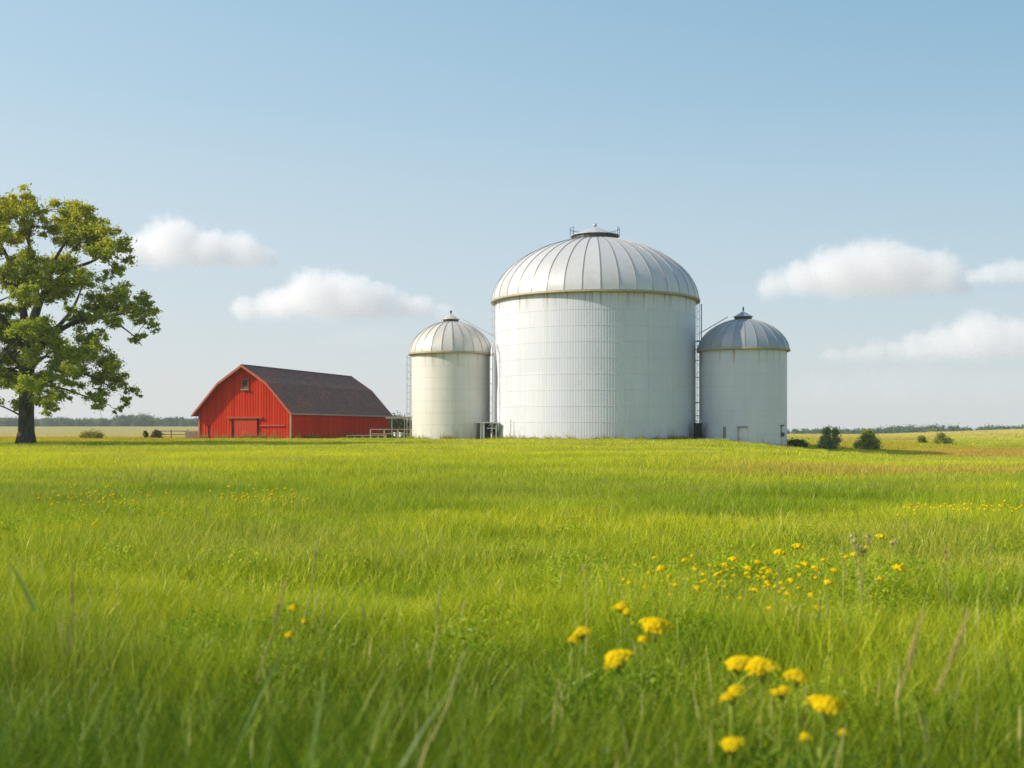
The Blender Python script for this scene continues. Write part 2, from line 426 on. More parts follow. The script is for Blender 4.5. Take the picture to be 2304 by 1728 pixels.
def gable(y, out):
    g = MB(); pts = [(0, Zb)] + prof + [(Wd, Zb)]
    g.add([(u, y, z) for u, z in pts], [tuple(range(len(pts)))], 0)
    n = 34
    for k in range(1, n):       # battens
        u = Wd * k / n
        for (a, za), (b_, zb_) in zip(prof, prof[1:]):
            if a <= u <= b_: zt = za + (zb_ - za) * (u - a) / (b_ - a)
        if out < 0 and 4.25 < u < 7.45:
            g.box((u, y + out * .018, (2.72 + zt) / 2), (.05, .034, zt - 2.72))
        elif out < 0 and 5.3 < u < 6.4: pass
        else: g.box((u, y + out * .018, (Zb + zt) / 2), (.05, .034, zt - Zb - .1))
    return g
gable(0, -1).build('gable_wall', M_red, barn)
gable(Lg, 1).build('gable_wall', M_red, barn)
for x, s in ((0, -1), (Wd, 1)):
    g = MB(); g.add([(x, 0, Zb), (x, Lg, Zb), (x, Lg, 3.6), (x, 0, 3.6)], [(0, 1, 2, 3)], 0)
    k = .35
    while k < Lg: g.box((x + s * .018, k, (Zb + 3.5) / 2), (.034, .05, 3.5 - Zb)); k += .36
    g.build('side_wall', M_red, barn)
ov = .62; fo = .75; th = .16
sl1 = (6.62 - 3.55) / (Wd * .235)
P = [(-ov, 3.55 - ov * sl1 * .72), (Wd * .235, 6.70), (Wd * .5, 8.72), (Wd * .765, 6.70), (Wd + ov * .7, 3.55 - ov * .7 * sl1 * .72)]
rf = MB()
for (a, za), (b_, zb_) in zip(P, P[1:]):
    n = 9
    for j in range(n):          # courses, each lapping the one below
        pass
    y0, y1 = -fo, Lg + fo
    rf.add([(a, y0, za), (b_, y0, zb_), (b_, y1, zb_), (a, y1, za), (a, y0, za - th), (b_, y0, zb_ - th), (b_, y1, zb_ - th), (a, y1, za - th)],
           [(0, 1, 2, 3), (4, 7, 6, 5), (0, 4, 5, 1), (3, 2, 6, 7), (0, 3, 7, 4), (1, 5, 6, 2)], 0)
rf.box((Wd * .5, Lg / 2, 8.74), (.22, Lg + 2 * fo, .07))
roof = rf.build('roof', M_shing, barn)
for y in (-fo - .035, Lg + fo + .035):
    fa = MB()
    for (a, za), (b_, zb_) in zip(P, P[1:]):
        fa.add([(a, y - .03, za + .03), (b_, y - .03, zb_ + .03), (b_, y - .03, zb_ - .27), (a, y - .03, za - .27), (a, y + .03, za + .03), (b_, y + .03, zb_ + .03), (b_, y + .03, zb_ - .27), (a, y + .03, za - .27)],
               [(0, 1, 2, 3), (4, 7, 6, 5), (0, 4, 5, 1), (3, 2, 6, 7), (0, 3, 7, 4), (1, 5, 6, 2)], 0)
    fa.build('bargeboard', M_redtrim, roof)
for (a, za), s in ((P[0], -1), (P[-1], 1)):
    gt = MB(); gt.box((a + s * .05, Lg / 2, za - .06), (.10, Lg + 2 * fo, .17)); gt.build('eave_trim', M_edge, roof)
for x, y in ((0, 0), (Wd, 0), (Wd, Lg), (0, Lg)):
    c = MB(); s = -1 if y == 0 else 1; c.box((x + (.03 if x else -.03), y + s * .04, 1.5), (.17, .17, 4.0)); c.build('corner_board', M_edge if (x and y == 0) else M_redtrim, barn)
d = MB(); d.box((5.85, -.06, 1.07), (3.1, .08, 3.1))
for k in range(1, 9): d.box((4.3 + 3.1 * k / 9, -.108, 1.07), (.03, .016, 3.08))
door = d.build('sliding_door', M_doorred, barn)
for u in (4.28, 7.42):
    h = MB(); h.box((u, -.09, 1.05), (.13, .16, 3.16)); h.build('door_jamb', M_black, door)
h = MB(); h.box((5.78, -.16, 2.72), (4.5, .2, .17)); h.box((5.78, -.27, 2.80), (4.5, .04, .05)); h.build('door_track', M_redtrim, door)
h = MB(); h.box((9.2, -.08, 1.82), (3.1, .12, .13)); h.build('lower_rail', M_redtrim, barn)
h = MB(); h.box((1.15, -.05, 1.0), (.05, .06, 1.5)); h.box((1.15, -.07, 1.74), (.26, .08, .07)); h.build('side_hatch', M_black, barn)
wn = MB(); wn.box((5.85, -.03, 6.52), (.72, .05, 1.1)); win = wn.build('window', M_glass, barn)
wf = MB()
for u in (5.47, 6.23): wf.box((u, -.07, 6.52), (.09, .12, 1.26))
wf.box((5.85, -.07, 7.12), (.86, .12, .09)); wf.build('window_frame', M_redtrim, win)
wf = MB(); wf.box((5.85, -.12, 5.90), (1.05, .24, .10)); wf.build('sill', M_edge, win)
wf = MB()
for k in range(3): wf.box((5.85, -.07, 6.03 + .12 * k), (.62, .05, .025))
for k in range(3): wf.box((5.67 + .18 * k, -.075, 6.18), (.02, .04, .38))
wf.build('louvre', M_edge, win)

# ------------------------------------------------------------------ yard behind: canopy, pens, trough
M_wood = plain('grey_weathered_wood', (.36, .31, .24), .85, 0., .35, 3.); M_rust = plain('rusty_orange_steel', (.42, .16, .04), .7, .2, .4, 4.); M_palew = plain('pale_wood', (.50, .43, .34), .85, 0., .3, 4.)
cn = empty('canopy', (-11.6, 140., 0)); tag(cn, 'flat-roofed open canopy reaching from the barn corner towards the cream silo', 'canopy')
o = MB(); o.box((0, 0, 2.83), (7.4, 5., .16)); o.box((0, -2.53, 2.80), (7.4, .06, .26)); o.build('roof', M_wood, cn)
for x, y in ((X(404.5, 137.8) + 11.6, -2.2), (3.4, -2.2), (-3.4, 2.2), (1., 2.2)):
    o = MB(); o.tube([(x, y, -.4), (x, y, 2.75)], .07, 8); o.build('post', M_galv, cn)
def pipe_fence(name, label, x0, x1, y0, y1, rails, npost, top, mat, r=.05):
    f = empty(name, (x0, y0, 0)); tag(f, label, 'fence')
    for k in range(npost):
        t = k / (npost - 1); o = MB(); o.tube([((x1 - x0) * t, (y1 - y0) * t, -.4), ((x1 - x0) * t, (y1 - y0) * t, top)], r, 8); o.build('post', mat, f)
    for z in rails:
        o = MB(); o.tube([(0, 0, z), (x1 - x0, y1 - y0, z + random.uniform(-.02, .02))], r * .85, 8); o.build('rail', mat, f)
    return f
pipe_fence('pipe_fence', 'low single-rail pale fence along the barn side wall', X(346.8, 131.), X(386, 136.), 131., 136., (.66, .25), 6, .72, M_palew, .075)
pipe_fence('pipe_fence', 'taller pipe fence with two rails between barn and cream silo', X(370.5, 133.), X(411., 136.), 133., 136.5, (1.38, .85), 4, 1.42, M_palew, .06)
tr = empty('feed_trough', (X(399, 147.), 147., 0)); tag(tr, 'long rusty orange feed trough on legs behind the pipe fence under the canopy', 'trough')
o = MB(); o.add([(-2.6, -.5, 1.6), (2.6, -.5, 1.6), (2.6, .5, 1.6), (-2.6, .5, 1.6), (-2.5, -.25, 1.15), (2.5, -.25, 1.15), (2.5, .25, 1.15), (-2.5, .25, 1.15)], [(0, 1, 5, 4), (1, 2, 6, 5), (2, 3, 7, 6), (3, 0, 4, 7), (4, 5, 6, 7)]); o.build('basin', M_rust, tr)
for x in (-2.2, 0, 2.2):
    o = MB(); o.tube([(x, -.3, -.3), (x, 0, 1.2), (x, .3, -.3)], .06, 6); o.build('leg', M_rust, tr)
for k, (px, dd) in enumerate(((396, 143.), (401.5, 144.))):
    o = MB(); o.lathe([(.02, 1.0), (.34, 1.0), (.36, .95), (.36, .55), (.38, .5), (.36, .45), (.36, -.3)], 20); o.build('drum', M_pipe if k else M_galv).location = (X(px, dd), dd, 0)
    tag(COL.objects[-1], ('paler steel drum in the pen under the canopy', 'greyer steel drum in the pen, nearer the barn')[1 - k] if False else ('greyer steel drum in the pen, nearer the barn', 'paler steel drum in the pen, nearer the cream silo')[k], 'drum')
cr = empty('wooden_crate', (X(192, 133.5), 133.5, 0)); tag(cr, 'pale slatted wooden crate standing left of the barn', 'crate')
for k in range(7):
    o = MB(); o.box((-.72 + .24 * k, 0, .65), (.16, .07, 1.2)); o.build('slat', M_palew, cr)
o = MB(); o.box((0, .08, 1.05), (1.7, .09, .12)); o.box((0, .08, .35), (1.7, .09, .12)); o.box((0, .5, .6), (1.6, .8, 1.0)); o.build('frame', M_wood, cr)
pipe_fence('post_fence', 'brown post and rail fence in the yellow field left of the barn', X(155, 152.), X(188, 146.), 152., 146., (1.15, .7), 3, 1.35, plain('brown_post', (.16, .10, .06), .9, 0., .3, 3.), .07)

# ------------------------------------------------------------------ leaves
def leaf_mat(name, c0, c1, trans=.45, vscale=.35):
    m = NT(name)
    a = m.n('Attribute', attribute_name='Col')
    sep = m.n('SeparateColor', i={0: a.outputs['Color']})
    c = m.mix(sep.outputs[1], c0, c1)
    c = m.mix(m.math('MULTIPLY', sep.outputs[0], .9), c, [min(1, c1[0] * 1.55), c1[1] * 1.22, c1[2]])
    d = m.n('BsdfDiffuse', i={'Color': c}); t = m.n('BsdfTranslucent', i={'Color': c}); g = m.n('BsdfGlossy', i={'Color': (1, 1, 1, 1), 'Roughness': .5})
    x = m.n('MixShader', i={0: trans, 1: d.outputs[0], 2: t.outputs[0]})
    y = m.n('MixShader', i={0: .03, 1: x.outputs[0], 2: g.outputs[0]})
    m.link(y.outputs[0], m.out.inputs[0]); return m.mat
def leaf_cloud(name, centers, radii, counts, size, mat, yel=None, flat=.75, shell=.55, asp=.55):
    """many small pointed leaves scattered through the given clumps, as one mesh"""
    C = np.repeat(np.asarray(centers, float), counts, axis=0); R = np.repeat(np.asarray(radii, float), counts)
    cl = np.repeat(rng.random(len(counts)), counts)
    n = len(C)
    d = rng.normal(size=(n, 3)); d /= np.linalg.norm(d, axis=1)[:, None]
    rad = R * np.minimum(np.abs(rng.normal(size=n)) * .62 + .12, 1.9)
    lump = .72 + .5 * vnoise(d[:, 0] * 2.2 + cl * 91, d[:, 2] * 2.2 + d[:, 1] * 1.7, 5)
    p = C + d * (rad * lump)[:, None] * np.array([1, 1, flat])
    nr = rng.normal(size=(n, 3)) + np.array([0, 0, .7]) + d * .6; nr /= np.linalg.norm(nr, axis=1)[:, None]
    u = np.cross(nr, rng.normal(size=(n, 3))); u /= np.linalg.norm(u, axis=1)[:, None]
    w = np.cross(nr, u); s = size * (.6 + .8 * rng.random(n))
    u = u * s[:, None]; w = w * (s * asp)[:, None]
    v = np.stack([p - u, p - w * 1. - u * .1 + nr * (s * .12)[:, None], p + u, p + w + u * .05 + nr * (s * .12)[:, None]], 1).reshape(-1, 3)
    yy = np.zeros(n) if yel is None else np.clip(yel(p) + rng.normal(size=n) * .15, 0, 1)
    g = np.clip(.55 * cl + .45 * rng.random(n), 0, 1)
    col = np.repeat(np.stack([yy, g, g * 0, g * 0 + 1], 1), 4, axis=0)
    return raw_mesh(name, v, np.arange(4 * n), np.full(n, 4), mat, col)

M_bark = NT('oak_bark'); _n = M_bark.noise(M_bark.obj((3, 3, .6)), 2., 5, .7)
M_bark.bsdf(M_bark.mix(M_bark.ss(_n, .35, .65), (.035, .028, .022), (.11, .09, .07)), .9, bump=_n, bstr=.9, bdist=.08); M_bark = M_bark.mat
M_oak = leaf_mat('oak_leaves', (.25, .35, .020), (.50, .54, .030), .5)

# the oak: limbs traced roughly in the frame's plane, clumps hung on them, depth filled around
TD = 100.; PXM = TD / F
def tp(cx, cy, dy=0.): 
    px = cx * .1662; py = 177.8 + cy * .1662
    return Vector((X(px, TD), TD + dy, Z(py, TD)))
TRX = tp(158, 1500).x
tree = empty('oak_tree', (TRX, TD, 0)); tag(tree, 'tall spreading green oak tree with a dark trunk at the left edge of the meadow', 'tree')
br = MB(); nodes = []
def limb(pts, r0, r1, n=7):
    pts = [Vector(p) for p in pts]; out = []
    for i in range(len(pts) - 1):
        p0 = pts[max(i - 1, 0)]; p1 = pts[i]; p2 = pts[i + 1]; p3 = pts[min(i + 2, len(pts) - 1)]
        for t in np.linspace(0, 1, 5)[:-1]:
            out.append(.5 * ((2 * p1) + (p2 - p0) * t + (2 * p0 - 5 * p1 + 4 * p2 - p3) * t * t + (3 * p1 - p0 - 3 * p2 + p3) * t ** 3))
    out.append(pts[-1]); m = len(out)
    rad = [r0 + (r1 - r0) * (k / (m - 1)) ** .8 for k in range(m)]
    br.tube([p - Vector((TRX, TD, 0)) for p in out], rad, n)
    for k in range(1, m): nodes.append((out[k], rad[k]))
trunk_pts = [tp(158, 1640), tp(158, 1590), tp(158, 1540), tp(158, 1450), tp(160, 1250), tp(172, 1080), tp(168, 930)]
tb = [.98, .82, .71, .66, .61, .56, .52]
br.tube([p - Vector((TRX, TD, 0)) for p in trunk_pts], tb, 14)
for k in range(3, 7): nodes.append((trunk_pts[k], tb[k]))
for k in range(7):      # root flare
    a = k * .9; br.tube([(.5 * math.cos(a), .5 * math.sin(a), 1.1), (.72 * math.cos(a), .72 * math.sin(a), .25), (1.15 * math.cos(a), 1.15 * math.sin(a), -.2)], [.24, .20, .08], 7)
limb([tp(165, 960), tp(128, 740), tp(85, 600), tp(40, 470), tp(-20, 360)], .42, .10)
limb([tp(168, 960, .3), tp(205, 780, .8), tp(225, 640, 1.5), tp(185, 500, 1.), tp(150, 360, .5), tp(130, 220, .5)], .40, .07)
limb([tp(205, 760, .8), tp(240, 600, -1), tp(215, 420, -1.5), tp(240, 290, -1.5)], .24, .05)
limb([tp(175, 980, -.3), tp(250, 800, -1.2), tp(330, 690, -1.5), tp(440, 570, -1.), tp(560, 500, 0), tp(660, 430, 0)], .42, .06)
limb([tp(330, 690, -1.5), tp(400, 520, -2.5), tp(470, 380, -2.), tp(520, 260, -1.5)], .2, .05)
limb([tp(190, 1050, .3), tp(350, 895, 1.2), tp(480, 842, 1.5), tp(640, 820, 1.2), tp(780, 800, 1.), tp(880, 800, 1.)], .30, .05)
limb([tp(560, 830, 1.4), tp(680, 872, .8), tp(790, 945, .4), tp(850, 1010, .2)], .12, .03)
limb([tp(160, 1270, -.2), tp(300, 1232, -1.), tp(430, 1190, -1.5), tp(560, 1190, -1.5), tp(690, 1260, -1.2)], .30, .05)
limb([tp(260, 1240, -.8), tp(400, 1275, 0), tp(520, 1320, .3), tp(660, 1370, .3)], .13, .03)
limb([tp(160, 1010, .2), tp(60, 900, .4), tp(-60, 800, .5), tp(-220, 740, .5), tp(-420, 760, .3)], .36, .06)
limb([tp(128, 740), tp(20, 640, 1), tp(-120, 540, 1.5), tp(-260, 420, 1)], .26, .05)
limb([tp(150, 1200, .2), tp(20, 1150, 1), tp(-150, 1150, 1.4), tp(-330, 1220, 1.2)], .28, .05)
limb([tp(170, 1000, .5), tp(230, 880, 4), tp(260, 720, 7), tp(280, 560, 8.5)], .34, .06)
limb([tp(160, 1150, .5), tp(120, 1080, 4), tp(80, 1040, 7.5), tp(60, 1060, 9.5)], .30, .05)
limb([tp(165, 1010, -.5), tp(140, 880, -4), tp(110, 720, -6.5), tp(90, 560, -8)], .34, .06)
limb([tp(165, 1180, -.5), tp(210, 1120, -4), tp(260, 1080, -7), tp(300, 1100, -9)], .28, .05)
CL = [(60,150,72),(210,132,70),(130,185,90),(330,175,92),(230,240,100),(400,165,56),(520,210,80),(560,240,62),(430,280,95),(600,330,95),(690,330,60),(745,420,72),(670,450,90),(560,380,95),(710,540,58),(760,490,50),(480,360,100),(60,280,105),(20,200,95),(150,320,70),(320,320,80),
 (230,530,100),(330,590,95),(400,540,70),(130,600,75),(50,600,70),(480,640,95),(600,640,85),(540,730,105),(650,740,95),(760,710,85),(860,720,62),(905,800,58),(800,790,85),(885,880,55),(925,905,40),(840,990,42),(880,960,40),(400,710,85),(420,830,85),(600,840,60),(720,880,60),(640,950,50),(690,590,50),
 (200,930,100),(100,960,100),(300,970,100),(400,960,100),(500,1000,100),(420,1080,105),(560,1090,105),(660,1110,90),(600,1200,95),(720,1220,70),(770,1290,50),(760,1340,42),(650,1340,60),(500,1180,90),(400,1170,75),(180,1210,85),(70,1190,100),(260,1320,70),(350,1350,60),(430,1310,65),(60,1080,90),(30,890,90),(690,1400,34),(550,1300,60),(380,1420,34),(600,1380,36),(720,1150,60),(300,1090,80)]
cent = []; rads = []; cnt = []
def clump(p, r, dens=1.):
    # a clump = several smaller tufts, so that light and sky come between them
    nb = max(6, int(15 * dens * (r / 1.3)))
    for k in range(nb):
        d = Vector(rng.normal(size=3)).normalized() * r * (.25 + .95 * random.random()); d.z *= .7
        rr = r * random.uniform(.30, .52)
        cent.append(p + d); rads.append(rr); cnt.append(int(520 * rr * rr * random.uniform(.5, 1.5)) + 16)
def attach(p, r):
    best = min(nodes, key=lambda q: (q[0] - p).length + (1.2 if q[0].z > p.z + 1 else 0) - q[1] * 1.5)
    q, qr = best; mid = q.lerp(p, .5) + Vector((random.uniform(-.3, .3), random.uniform(-.3, .3), random.uniform(.1, .6) * min(1, (p - q).length / 4)))
    limb([q, mid, p], min(qr * .7, .05 + .018 * (p - q).length), .02, 5)
    for k in range(4):
        e = p + Vector(rng.normal(size=3)) * r * .55
        br.tube([mid.lerp(p, .4 + .15 * k) - Vector((TRX, TD, 0)), e - Vector((TRX, TD, 0))], [.025, .01], 4, cap=False)
allc = []
for cx, cy, r in CL:
    p = tp(cx, cy); dx = abs(p.x - TRX); Rr = 11.2 if cy > 600 else 5.5 + 5.7 * (max(cy, 60) / 600) ** .6
    lim = math.sqrt(max(.3, Rr * Rr - dx * dx)) * .55
    allc.append((tp(cx, cy, random.uniform(-lim, lim) * .7), r * PXM * .1662 / 1.0 * 1.0))
    # the unseen left half, mirrored with jitter
    mx = 316 - cx + random.uniform(-30, 30)
    if cx > 230: allc.append((tp(mx, cy + random.uniform(-40, 40), random.uniform(-lim, lim) * .7), r * PXM * .1662))
for k in range(46):         # clumps that give the crown its depth, front and back
    h = random.uniform(2.6, 20.2) ; t = (h - 2.6) / 17.6
    Rr = 9.5 * (1 - .55 * t ** 1.6); a = random.uniform(0, 2 * math.pi)
    if abs(math.sin(a)) < .5: continue
    rr = Rr * random.uniform(.62, .98)
    allc.append((Vector((TRX + rr * math.cos(a) * .72, TD + rr * math.sin(a), h + 1.2)), random.uniform(.8, 1.25)))
for p, r in allc: attach(p, r); clump(p, r)
br.build('trunk', M_bark, tree)
off = np.array([TRX, TD, 0])
cm = leaf_cloud('crown', [np.array(c) - off for c in cent], rads, cnt, .118, M_oak, yel=lambda p: sst(9, 22, p[:, 2]) * .5 + .25 * sst(3, -9, p[:, 0]) * sst(5, 15, p[:, 2]))  # top and sunward side of the crown yellowed: sunlight painted into leaf colour
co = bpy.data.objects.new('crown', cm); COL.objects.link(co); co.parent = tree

# ------------------------------------------------------------------ bushes
M_twig = plain('twig_bark', (.09, .07, .05), .9, 0., .3, 3.)
M_bushg = leaf_mat('bush_leaves', (.22, .29, .03), (.40, .43, .05), .5)
M_bushp = leaf_mat('pale_bush_leaves', (.26, .33, .12), (.42, .47, .18), .5)
M_bushd = leaf_mat('dark_bush_leaves', (.05, .08, .018), (.10, .135, .026), .4)
def bush(label, x, y, w, h, mat, leaf=.10, dens=1., wisp=0., cat='bush', name='bush', lean=0.):
    z0 = float(gz(x, y)); o = empty(name, (x, y, z0)); tag(o, label, cat)
    st = MB(); c = []; r = []; n = []
    nc = int(16 + 10 * dens)
    for k in range(nc):
        t = random.random(); a = random.uniform(0, 2 * math.pi)
        zz = h * (.12 + .80 * t); ww = w * .5 * math.sqrt(max(.05, 1 - (t * 1.02 - .18) ** 2 / .75)) * random.uniform(.35, .85)
        p = (ww * math.cos(a) + lean * zz, ww * math.sin(a), zz); rr = w * random.uniform(.13, .24) * (1 - .25 * t)
        c.append(p); r.append(rr); dn = 1. if t < .5 else 1 - .7 * wisp * t
        n.append(int(dens * dn * 260 * (rr / leaf) ** 2 / 14) + 14)
        st.tube([(0, 0, -.1), (p[0] * .35, p[1] * .35, zz * .5), p], [.05 * h / 2.5, .03 * h / 2.5, .008], 5, cap=False)
        if wisp:
            for q in range(3): st.tube([p, (p[0] + random.uniform(-.3, .3), p[1] + random.uniform(-.3, .3), zz + random.uniform(.2, .55))], [.012, .005], 4, cap=False)
    st.build('stem', M_twig, o)
    me = leaf_cloud('foliage', c, r, n, leaf, mat, yel=lambda p: np.zeros(len(p)) + .1, flat=.9)
    f = bpy.data.objects.new('foliage', me); COL.objects.link(f); f.parent = o
    return o
bush('wispy pale-topped bush with dark base standing in the silo shadow', X(831, 128.), 128., 2.5, 3.1, M_bushp, .10, 1.1, .9)
bush('rounded olive-green bush, widest of those right of the silos', X(868, 140.), 140., 3.0, 2.5, M_bushg, .10, 1.4)
bush('tiny round bush by itself at the foot of the right-hand slope', X(921.5, 165.), 165., 1.35, 1.15, M_bushg, .09, 1.1)
bush('small domed bush with a low side shoot under the right-hand slope', X(942, 160.), 160., 2.4, 1.75, M_bushg, .10, 1.2)
bush('low shrub close beside the right silo wall at its base', X(797, 126.5), 126.5, 2.6, 1.0, M_bushd, .10, 1.2)
bush('dark bush behind the barn corner, seen beneath the canopy roof', X(396, 165.), 165., 6.5, 2.4, M_bushd, .13, 1.4)
bush('brown-green bush in the yellow field beside the post fence', X(157, 150.), 150., 1.6, 1.25, leaf_mat('dry_bush', (.16, .14, .04), (.24, .19, .05), .4), .09, 1.1)
bush('little pointed green shrub in the yellow field, left of the brown-green bush', X(145.5, 150.), 150., .75, 1.25, M_bushd, .08, 1.1)
bush('low yellowish bush in the field right of the oak trunk', X(92, 140.), 140., 3.4, .85, leaf_mat('yellow_bush_leaves', (.30, .30, .03), (.42, .38, .04), .5), .09, .8)

# ------------------------------------------------------------------ far woods (one mass each)
M_far = leaf_mat('far_wood_leaves', (.065, .13, .075), (.14, .22, .09), .35)  # leaf colour lightened and blued, distance haze painted in
def wood(label, x0, x1, dist, hfun, step, leaf):
    c = []; r = []; n = []
    for x in np.concatenate([np.arange(x0, x1, step * .9), np.arange(x0, x1, step * 1.3)]) + rng.uniform(-1, 1, len(np.arange(x0, x1, step * .9)) + len(np.arange(x0, x1, step * 1.3))):
        x = float(x)
        d = dist + random.uniform(-30, 60); z0 = float(gz(x, d)); h = hfun(x) * random.uniform(.82, 1.12)
        w = random.uniform(.38, .6) * h
        for k in range(13):
            t = random.random()
            c.append((x + random.uniform(-.6, .6) * w, d + random.uniform(-1, 1) * w, z0 + h * (.04 + .76 * t))); r.append(w * random.uniform(.5, .8) * (1.1 - .45 * t)); n.append(56)
    me = leaf_cloud('far_wood', c, r, n, leaf, M_far, yel=lambda p: np.zeros(len(p)), flat=.95)
    o = bpy.data.objects.new('far_wood', me); COL.objects.link(o); tag(o, label, 'wood', kind='stuff')
wood('blue-green far wood along the horizon behind the oak and the barn', -620., 60., 960., lambda x: 7.6 - 1.6 * sst(-280, -210, x) + 4.5 * math.exp(-((x + 318) / 9) ** 2) + 2.*float(vnoise(x*.03,0,8)) - 1., 2.2, .62)
wood('blue-green far wood beyond the slope right of the silos', 90., 480., 700., lambda x: 6.6 + 2.2 * float(vnoise(x * .05, 0, 9)) - 1., 1.9, .5)

# ------------------------------------------------------------------ ground colours
def tint(x, y):
    """colour of the grass by place: green, near green with shade painted in, straw, orange seed heads, yellow crop"""
    x = np.asarray(x, float); y = np.asarray(y, float)
    n1 = fbm(x * .055, y * .085, 21, 4); n2 = fbm(x * .35, y * .55, 31, 3); n3 = fbm(x * .018, y * .03, 41, 2)
    G = np.array([.27, .335, .018]); Y = np.array([.575, .545, .024]); D = np.array([.15, .25, .012]); T = np.array([.46, .33, .07]); O = np.array([.50, .29, .06]); Y2 = np.array([.48, .37, .02]); PF = np.array([.64, .51, .19]); SHD = np.array([.070, .145, .007])
    w = ((sst(.38, .66, n1) * .65 + sst(.35, .7, n2) * .35) * (.42 + .58 * sst(7, 24, y)))[..., None]
    c = G * (1 - w) + Y * w
    far = sst(12, 45, y)[..., None]; c = c * (1 - .55 * far) + .55 * far * Y
    w = (sst(.50, .72, fbm(x * .28, y * .42, 91, 3)) * .38)[..., None]; c = c * (1 - w) + np.array([.40, .35, .09]) * w
    w = (sst(.55, .75, fbm(x * .16, y * .26, 51, 3)) * .42)[..., None]; c = c * (1 - w) + D * w
    w = (sst(.54, .70, fbm(x * .8, y * 1.05, 57, 3)) * .55 * sst(45, 20, y))[..., None]; c = c * (1 - w) + D * w
    near = (sst(7.0, 3.2, y + 2.5 * (n2 - .5) + .28 * x) * .85)[..., None]; c = c * (1 - near) + SHD * near  # grass darkened towards the viewpoint and left: foreground shade painted into the tint
    u = x / np.maximum(y, .5)
    t = sst(.10, .26, u + .10 * (n1 - .5)) * sst(30, 35, y + 6 * (n2 - .5)) * sst(50, 43, y + 6 * (n2 - .5)) * (.45 + .5 * n2)
    c = c * (1 - t[..., None]) + T * t[..., None]
    t = sst(.32, .39, u) * sst(108, 118, y + 8 * (n2 - .5)) * sst(160, 145, y) * .75
    c = c * (1 - t[..., None]) + O * t[..., None]
    t = sst(-.14, -.18, u) * sst(106, 122, y + 10 * (n2 - .5)) * .95 + sst(.24, .26, u) * sst(126, 136, y) * .75 * sst(.40, .33, u)
    t = t * sst(330, 200, y); c = c * (1 - t[..., None]) + Y2 * t[..., None]
    t = sst(150, 210, y) * .9; c = c * (1 - t[..., None]) + PF * t[..., None]
    t = np.exp(-(((x - 1.5) / 6) ** 2 + ((y - 114.5) / 2.2) ** 2)) * .5; c = c * (1 - t[..., None]) + T * t[..., None]
    return c

# ground sheet: rings round the viewpoint out to the horizon
M_g = NT('ground_soil_and_turf')
_a = M_g.n('Attribute', attribute_name='Col'); _p = M_g.n('NewGeometry').outputs['Position']
_n1 = M_g.noise(_p, .9, 5, .65); _n2 = M_g.noise(_p, .11, 4, .6)
_rows = M_g.n('TexWave', wave_type='BANDS', bands_direction='Y', i={'Vector': _p, 'Scale': .07, 'Distortion': 2.5, 'Detail': 2.}).outputs[1]
_c = M_g.mix(M_g.ss(_n1, .3, .7, 0, .5), _a.outputs['Color'], (.05, .07, .015))
_c = M_g.mix(M_g.ss(_n2, .45, .7, 0, .35), _c, (.30, .27, .08))
_c = M_g.mix(M_g.math('MULTIPLY', _rows, .22), _c, (.14, .16, .04))
M_g.bsdf(_c, .95, bump=_n1, bstr=.5, bdist=.1, spec=.1); M_g = M_g.mat
NA = 360; rad = np.concatenate([[0.3], np.geomspace(.8, 1420., 190)])
aa = np.arange(NA) * 2 * math.pi / NA
gx = np.outer(rad, np.sin(aa)); gy = np.outer(rad, np.cos(aa))
gv = np.stack([gx, gy, gz(gx, gy)], -1).reshape(-1, 3)
i0 = np.arange(len(rad) - 1)[:, None] * NA; j = np.arange(NA)[None, :]; j2 = (j + 1) % NA
q = np.stack([i0 + j, i0 + NA + j, i0 + NA + j2, i0 + j2], -1).reshape(-1)
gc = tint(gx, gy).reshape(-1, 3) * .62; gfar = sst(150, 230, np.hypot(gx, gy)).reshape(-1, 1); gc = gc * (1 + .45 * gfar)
me = raw_mesh('ground', gv, q[::1], np.full(len(q) // 4, 4), M_g, np.concatenate([gc, np.ones((len(gc), 1))], 1))
me.flip_normals() if me.polygons[500].normal.z < 0 else None
me.polygons.foreach_set('use_smooth', [True] * len(me.polygons))
go = bpy.data.objects.new('ground', me); COL.objects.link(go); tag(go, kind='structure')

